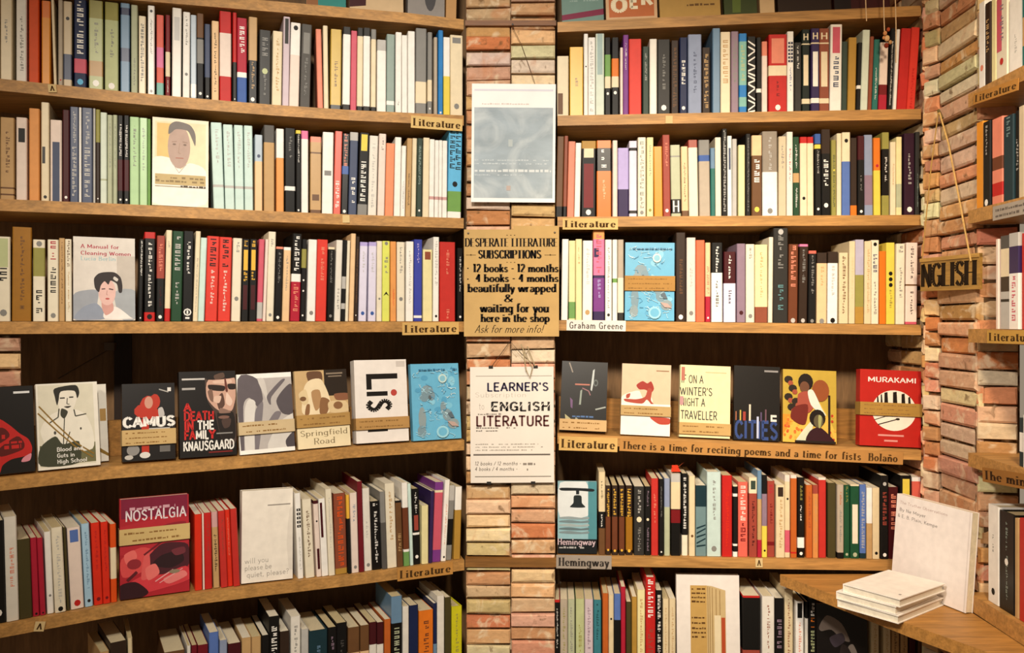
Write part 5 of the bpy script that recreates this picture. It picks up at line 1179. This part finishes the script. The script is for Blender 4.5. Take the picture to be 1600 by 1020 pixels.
# ------------------------------------------------------------ corner ledge with the white books
LZ = CAMZ-.515
mb = MB(); P = [(.546, 1.760), (.677, 1.467), (.8135, 1.208), (.8135, 1.54), (.826, 1.565), (.822, 1.69), (.806, 1.762)]; k = len(P)
mb.poly([(x, y, LZ) for x, y in P], 'b98544'); mb.poly([(x, y, LZ-.022) for x, y in P][::-1], '8a5c2c')
for i in range(k): (a, b), (c, d) = P[i], P[(i+1) % k]; mb.poly([(a, b, LZ-.022), (c, d, LZ-.022), (c, d, LZ), (a, b, LZ)], 'b98544')
tag(mb.build('corner_ledge', M_WOOD), 'angled wooden ledge jutting from the corner under the white books', 'ledge')
W_ = Vector((.056, -.176)); wl = W_.length; yaw = math.atan2(W_.y, W_.x)
r = empty('book', (.770, 1.606, LZ+.016*math.sin(math.radians(5))+.0006)); r.rotation_euler = (Matrix.Rotation(yaw, 3, 'Z') @ Matrix.Rotation(-math.radians(5), 3, 'X')).to_euler()
tag(r, 'large white book with small grey title, leaning upright on the corner ledge', 'book')
build_shown(r, wl*.985, .176, .016, 'efe8e4', lambda a: a.text("The Truther Observations", .05, .1, .7, .03, 'b9a09c', 1.1).text('By Ne Mayer', .05, .18, .42, .034, '8a8482', 1.2).text('& E. B. Plain, Kempe', .03, .25, .58, .034, '8a8482', 1.2).rect(.97, .0, .985, 1, 'dcd4d0'), gloss=False)
yw = math.radians(37.7); e2 = Vector((math.cos(yw), math.sin(yw))); e1 = Vector((-math.sin(yw), math.cos(yw)))
for i, (off, rz, nm) in enumerate(((0, 0, 'lowest'), (.004, 1.2, 'middle'), (-.003, -1.5, 'topmost'))):
    t = .0140; r = empty('book', (.657+e1.x*off, 1.469+e1.y*off, LZ+.0004+i*(t+.0004)), (0, 0, yw+math.radians(rz)))
    tag(r, '%s of three small white books stacked flat on the corner ledge' % nm, 'book', 'white books stacked flat on the ledge')
    w, d, g = .158-.004*i, .114-.003*i, .0016; m = MB(); m.box((0, 0, 0), (w, d, g), 'f2ece2'); m.box((0, 0, t-g), (w, d, t), 'f2ece2'); m.box((0, d-g, g), (w, d, t-g), 'f2ece2')
    if i == 2: m.box((.022, .012, t), (.027, .016, t+.0002), '8a8480')
    m.box((w*.93, -.0002, t*.4), (w*.96, 0, t*.7), '8a8480'); m.build('cover', M_COVER, r)
    m = MB(); m.box((.002, .002, g+.0002), (w-.002, d-g-.0002, t-g-.0002), 'e9e0cd'); m.build('page_block', M_PAGE, r)

# ------------------------------------------------------------ signs on the board edges
def sign(s, pl, pr, yl, yr, h_px, words, label, cat='sign', name='shelf_sign', c='d9b878', ink='4a3216', style='did', gap=.0012, part=(.05, .95), two=None, cap=.6, base=.8):
    d, n = frame(s, (pl+pr)/2); A, B = plan(s, pl)-n*(LIP+gap), plan(s, pr)-n*(LIP+gap); za, zb = (HORIZON-yl)/F*A.y+CAMZ, (HORIZON-yr)/F*B.y+CAMZ
    L = (B-A).length; yaw = math.atan2((B-A).y, (B-A).x); sl = math.atan2(zb-za, L); hh = h_px/F*A.y; mid = (A+B)/2
    r = empty(name, (mid.x, mid.y, (za+zb)/2-hh), (0, -sl, yaw)); tag(r, label, cat, 'hand-lettered signs on the board edges')
    m = MB(); m.box((-L/2, -.0012, 0), (L/2, 0, hh), c); m.build('card', M_CARD, r)
    m = MB(); a = Art(m, L, hh, y=-.0012)
    if two:
        for i, t in enumerate(two): a.scrib(.08, .92, .42+.4*i, .2, ink, .95)
    elif words: a.text(words, part[0], base, part[1], cap, ink, 2.6 if style == 'did' else 1.6, .45 if style == 'did' else 1.1, 2.0 if style == 'did' else 0, 1.6)
    m.build('lettering', M_CARD, r)
sign('L1', 641, 721, 180.5, 186.5, 19, 'Literature', 'cream card reading Literature at the pillar end of the first board, left bay')
sign('L3', 627, 715, 504, 503, 19.5, 'Literature', 'tan card reading Literature at the pillar end of the third board, left bay', c='cfa865')
sign('L5', 619, 705, 888, 877, 20, 'Literature', 'card reading Literature at the pillar end of the fifth board, left bay', c='b98544')
sign('R2', 879, 965, 341, 341, 17.5, 'Literature', 'cream card reading Literature on the second board, right bay')
sign('R3', 885, 977, 499.5, 501, 16.5, 'Graham Greene', 'white card lettered with an author name under the yellow-white books, right bay', c='e6ded6', ink='3a3634', style='s')
sign('R4', 873, 964, 681, 684, 22, 'Literature', 'card reading Literature on the display board beside the long quotation', c='d2ab68')
sign('R4', 967, 1408, 685, 706.5, 19, "There is a time for reciting poems and a time for fists: Bolaño", 'long strip lettered with a quotation about poems and fists, display board', c='b9864a', part=(.01, .98))
sign('R5', 869, 955, 866.5, 868, 21, 'Hemingway', 'grey card lettered with an author name below the bell cover', c='a09488', ink='3a3430')
sign('S1', 1529, 1600, 147, 122, 17, 'Literature', 'card reading Literature on the steep first board of the side bay', c='b5803e')
sign('S2', 1560, 1618, 323, 309, 22, None, 'grey two-line card on the second board of the side bay', c='a79c8e', two=('a', 'b'), ink='6a6058')
sign('S3', 1551, 1632, 516, 516, 20, 'Literature', 'card reading Litera at the frame edge, third board of the side bay', c='c69a4c')
sign('S4', 1544, 1640, 730, 745, 22, 'The mind', 'board edge lettered The mind, fourth board of the side bay', c='9a6a34', ink='3a2410', part=(.03, .85))
for s, pl, pr, y, h, t, lab in (('L1', 77, 90, 132, 12.5, 'A', 'tiny letter tag on the first board near the orange book, left bay'), ('L2', 535, 546, 336, 12, None, 'tiny blank-looking tag on the second board, left bay'), ('L5', 51, 67, 971, 15, 'A', 'tiny letter tag on the fifth board under crimson books, left bay'),
                             ('R1', 1039, 1050, 181, 12, None, 'tiny tag on the first board under the dark brown book, right bay'), ('R5', 1179, 1190, 872, 14, 'A', 'tiny letter tag on the fifth board, right bay')):
    sign(s, pl, pr, y, y, h, t, lab, 'tag', 'letter_tag', 'd8bd88', part=(.28, .72), cap=.6, base=.8)

# ------------------------------------------------------------ the three notices on the brick pillar
def at(px, y, z): return ((px-800)/F*z, z, CAMZ+(HORIZON-y)/F*z)
def notice(name, pl, pr, y0, y1, z, c, label, cat, th=.0012, roll=0.0, m_=None):
    a, b = at(pl, y1, z), at(pr, y0, z); w, h = b[0]-a[0], b[2]-a[2]
    r = empty(name, ((a[0]+b[0])/2, z, a[2]), (0, roll, 0)); tag(r, label, cat); m = MB(); m.box((-w/2, 0, 0), (w/2, th, h), c)
    return r, m, w, h
ZN = 1.782
r, m, w, h = notice('poster', 736, 867, 131, 316, ZN, 'f4f2ee', 'white and grey-blue poster at the top of the brick pillar', 'poster', roll=.008)
a = Art(m, w, h)
q = MB(); Art(q, w, h, y=-.0001).rect(.03, .2, .97, .965, 'a3b0b8'); q.build('picture', M_CLOUD, r); a.y = -.0003
a.rect(.03, .045, .97, .06, 'd9d6e0').scrib(.1, .75, .175, .012, 'd8c8c0').scrib(.04, .95, .65, .012, 'c3ccd0').scrib(.04, .9, .68, .012, 'c3ccd0').scrib(.04, .95, .745, .024, 'd4dadb', 1).scrib(.04, .6, .775, .01, 'c3ccd0').rect(.44, .47, .49, .53, 'b3bcbc').rect(.42, .86, .47, .9, 'b8a8a0')
m.build('sheet', M_SHEET, r)
r, m, w, h = notice('cardboard_notice', 725, 873.5, 358.5, 525.5, ZN-.002, 'c2a068', 'cardboard notice offering bookshop subscriptions in hand-drawn serif lettering, on the pillar', 'sign', .003)
m.box((w*.02, 0, h), (w/2, .003, h+.0075), 'c2a068')
m.build('card', M_CARD, r); m = MB(); a = Art(m, w, h)
def cl(t, x0, x1, yt, yb, **k):
    a.text(t, (x0-22)/690, (yb-85)/775, (x1-22)/690, (yb-yt)/775, k.get('c', 'ink'), k.get('th', 3.0), k.get('tn', .42), k.get('se', 2.0), k.get('tr', .7), k.get('sl', 0))
for y in (125, 322): cl('* * *', 330, 395, y-14, y+14, th=2.6, tn=2.6, se=0)
cl('DESPERATE LITERATURE', 30, 702, 150, 208, c='2a221a', th=2.5, tn=.4); cl('SUBSCRIPTIONS', 125, 582, 236, 294)
cl('12 books · 12 months', 90, 708, 336, 393); cl('4 books · 4 months', 108, 708, 410, 464); cl('beautifully wrapped', 50, 690, 480, 538)
cl('&', 312, 378, 556, 610, th=1.6); cl('waiting for you', 140, 636, 622, 684); cl('here in the shop', 146, 642, 698, 754); cl('Ask for more info!', 100, 592, 778, 832, th=1.0, tn=.5, se=0, sl=.35)
for y in (362, 440): cl('·', 44, 58, y-24, y+24, th=2.4, tn=2.4, se=0)
for x0, x1 in ((36, 108), (606, 690)): a.rect((x0-22)/690, (268-85)/775, (x1-22)/690, (271-85)/775, '5a4628').ell(((x0+x1)/2-22)/690, (269-85)/775, .009, .008, '5a4628', 8)
m.build('lettering', M_CARD, r)
for u, z in ((.045, .965), (.955, .972)):
    q = MB(); q.ball(((u-.5)*w, -.0008, h*z), .0022, '4a3a28', 6); q.build('eyelet', M_METAL, r)
r, m, w, h = notice('poster', 735.5, 866, 573, 754, ZN, 'e4dcd2', "beige poster headed LEARNER'S and ENGLISH LITERATURE on the brick pillar", 'poster', roll=-.006)
a = Art(m, w, h)
def pl_(t, x0, x1, yt, yb, c, th=1.6, tn=None, se=0, sl=0): a.text(t, (x0-90)/582, (yb-185)/805, (x1-90)/582, (yb-yt)/805, c, th, tn, se, 1.2, sl)
U = lambda x: (x-90)/582
V = lambda y: (y-185)/805
a.rect(U(130), V(247), U(660), V(251), '8a827a'); pl_("LEARNER'S", 208, 635, 297, 352, '33304a', 1.9); pl_('Subscription', 124, 480, 362, 395, 'b5aca2', .6, .4); pl_('to', 150, 188, 432, 480, 'b5aca2', .7)
pl_('ENGLISH', 235, 645, 431, 490, '33302e', 2.0)
for i in range(9): a.line([(U(235+i*48), V(478)), (U(262+i*48), V(440))], .0013, 'e4dcd2')
a.scrib(U(130), U(310), V(517), .013, '8a827a'); pl_('LITERATURE', 130, 640, 528, 594, '5a3432', 1.8)
for y, x in ((612, 410), (632, 280)): a.scrib(U(130), U(x), V(y), .012, '7a726a')
for y, x in ((724, 590), (744, 612), (765, 520)): a.scrib(U(125), U(x), V(y), .009, 'aaa298')
a.rect(U(110), V(789), U(645), V(799), '6e6660'); pl_('12 books / 12 months -', 120, 440, 842, 866, '7a726c', 1.1, .8, 0, .15); pl_('4 books / 4 months -', 120, 415, 880, 904, '7a726c', 1.1, .8, 0, .15); a.scrib(U(455), U(540), V(866), .02, '8a827a').scrib(U(428), U(490), V(904), .02, '8a827a').rect(U(120), V(943), U(650), V(948), '8a827a')
m.build('sheet', M_SHEET, r)
for x in (768, 838, 764, 833):
    q = MB(); y = h if x in (768, 838) else 0; u = (x-800.75)/F*ZN; q.box((u-.0045, -.0016, y-.003), (u+.0045, .003, y+.0026), '1c1a18'); q.build('clip', M_METAL, r)
def string(name, pts, rad, c, label, cat='string'): m = MB(); m.tube(pts, rad, c, 5); return tag(m.build(name, M_STRING), label, cat)
string('string', [at(767, 574, ZN-.003), at(797, 533, 1.786), at(812, 550, 1.785), at(838, 574, ZN-.003)], .0007, '4a3a2c', 'thin dark string holding the beige poster on the brick pillar')
string('twine', [at(814, 538, 1.783), at(822, 556, 1.778), at(832, 574, 1.776), at(828, 590, 1.776), at(822, 578, 1.776), at(818, 552, 1.777), at(824, 541, 1.78), at(836, 572, 1.777)], .0012, 'a89878', 'loose grey twine knotted over the top of the beige poster')
string('wire', [at(800, 41, 1.782), at(815, 70, 1.785), at(831, 116, 1.785), at(836, 131, 1.781)], .0005, '5a4432', 'thin wire hanging the grey-blue poster from a nail')
m = MB(); m.tube([at(801, 38, 1.796), at(801, 38, 1.778)], .0022, '4a4440', 6); tag(m.build('nail', M_METAL), 'dark nail in the batten above the grey-blue poster', 'nail')

# ------------------------------------------------------------ hanging wooden sign on the brick pier
A = Vector(at(1438, 430, 1.700)); B = Vector(at(1530, 437, 1.528)); d = (B-A); yaw = math.atan2(d.y, d.x); L = math.hypot(d.x, d.y)
hh = 54/F*1.6
r = empty('hanging_sign', (A.x, A.y, CAMZ+(HORIZON-455)/F*1.70), (0, -math.atan2(-.0022, L), yaw)); tag(r, 'wooden sign lettered NGLISH hanging by rope on the brick pier', 'sign')
m = MB(); m.box((0, 0, 0), (L, .006, hh), 'a8803e'); m.box((0, -.002, hh-.007), (L, .006, hh), 'b98f4a'); m.build('board', M_WOOD, r)
m = MB(); a = Art(m, L, hh, x0=0); a.text('NGLISH', .02, .86, .95, .66, '24180c', 2.8, .5, 1.6, .3); m.build('lettering', M_CARD, r)
m = MB(); m.tube([at(1466, 172, 1.675), at(1472, 185, 1.665)], .003, '6a5a34', 6); m.tube([at(1468, 176, 1.668), at(1482, 225, 1.64), at(1500, 318, 1.595), at(1517, 408, 1.545)], .0016, 'c9a464', 6)
m.tube([at(1466, 176, 1.668), at(1455, 260, 1.675), at(1446, 350, 1.685), at(1441, 405, 1.694)], .0012, 'b08c50', 6); tag(m.build('rope', M_STRING), 'thin rope holding the NGLISH sign from a peg in the brick pier', 'rope')
# ------------------------------------------------------------ strings, bead charm, paper bird, wall hook
for px, y1, lab in ((1353, 33, 'pale string dangling before the mint green book'), (1400, 98, 'pale string dangling before the red books')):
    string('hanging_string', [at(px-2, -40, 1.715), at(px, y1*.4, 1.715), at(px+(1 if px < 1380 else 0), y1, 1.715)], .0011, 'd8b890', lab)
r = empty('bead_charm', at(1384, 60, 1.715)); tag(r, 'small reddish wooden charm on a string before the pink book', 'charm')
m = MB(); o = Vector(r.location); q = lambda x, y: tuple(Vector(at(x, y, 1.715))-o)
m.tube([q(1380, -40), q(1381, 20), q(1382, 50)], .0011, 'd8b890', 5); m.build('string', M_STRING, r)
m = MB()
for x, y, rd, c in ((1383, 52, .004, 'c98a5a'), (1388, 46, .0035, 'a84a2c'), (1386, 60, .0052, 'd2a878'), (1381, 59, .003, 'c98a5a'), (1391, 66, .0035, 'b98a5a'), (1385, 71, .0045, '7a2c1a')): m.ball(q(x, y), rd, c, 7, 1.2)
m.build('beads', M_CARD, r)
pb = Vector(at(1056, 738.6, 1.80)); r = empty('paper_bird', tuple(pb)); tag(r, 'red folded paper bird sitting on black book tops, fifth row', 'paper bird')
m = MB(); z0 = .0022
m.poly([(-.010, 0, z0), (.010, 0, z0), (.006, .012, z0+.012), (-.006, .012, z0+.012)], 'c8381e'); m.poly([(-.010, 0, z0), (.010, 0, z0), (.006, .014, z0), (-.006, .014, z0)], 'a82c18'); m.poly([(-.010, 0, z0), (-.006, .014, z0), (-.006, .012, z0+.012)], 'c8381e'); m.poly([(.010, 0, z0), (.006, .014, z0), (.006, .012, z0+.012)], 'c8381e'); m.build('body', M_CARD, r)
for sx in (-1, 1):
    m = MB(); m.poly([(sx*.005, .004, z0+.008), (sx*.019, .008, z0+.019), (sx*.008, .010, z0+.010)], 'e0c8a0' if sx < 0 else 'd2643c'); m.poly([(sx*.005, .0046, z0+.0075), (sx*.019, .0086, z0+.0185), (sx*.008, .0106, z0+.0095)], 'c8381e'); m.build('wing', M_CARD, r)
d, n = frame('L4', 158); w = wall_pt('L', 158); m = MB(); hx = Vector((w.x-n.x*.02, w.y-n.y*.02))
zh = CAMZ+(HORIZON-541)/F*hx.y; m.box((hx.x-.010, hx.y-.008, zh-.008), (hx.x+.010, hx.y+.020, zh+.008), '54402c'); tag(m.build('wall_hook', M_METAL), 'small dark bracket high on the back wall of the left display shelf', 'bracket')
e = wall_pt('L', 66); dn = frame('L4', 66)[1]
string('wire', [(hx.x, hx.y, zh-.004), (e.x-dn.x*.03, e.y-dn.y*.03, CAMZ+(HORIZON-590)/F*e.y)], .0011, '5a4a3a', 'thin slanting wire on the back wall behind the pale cover')
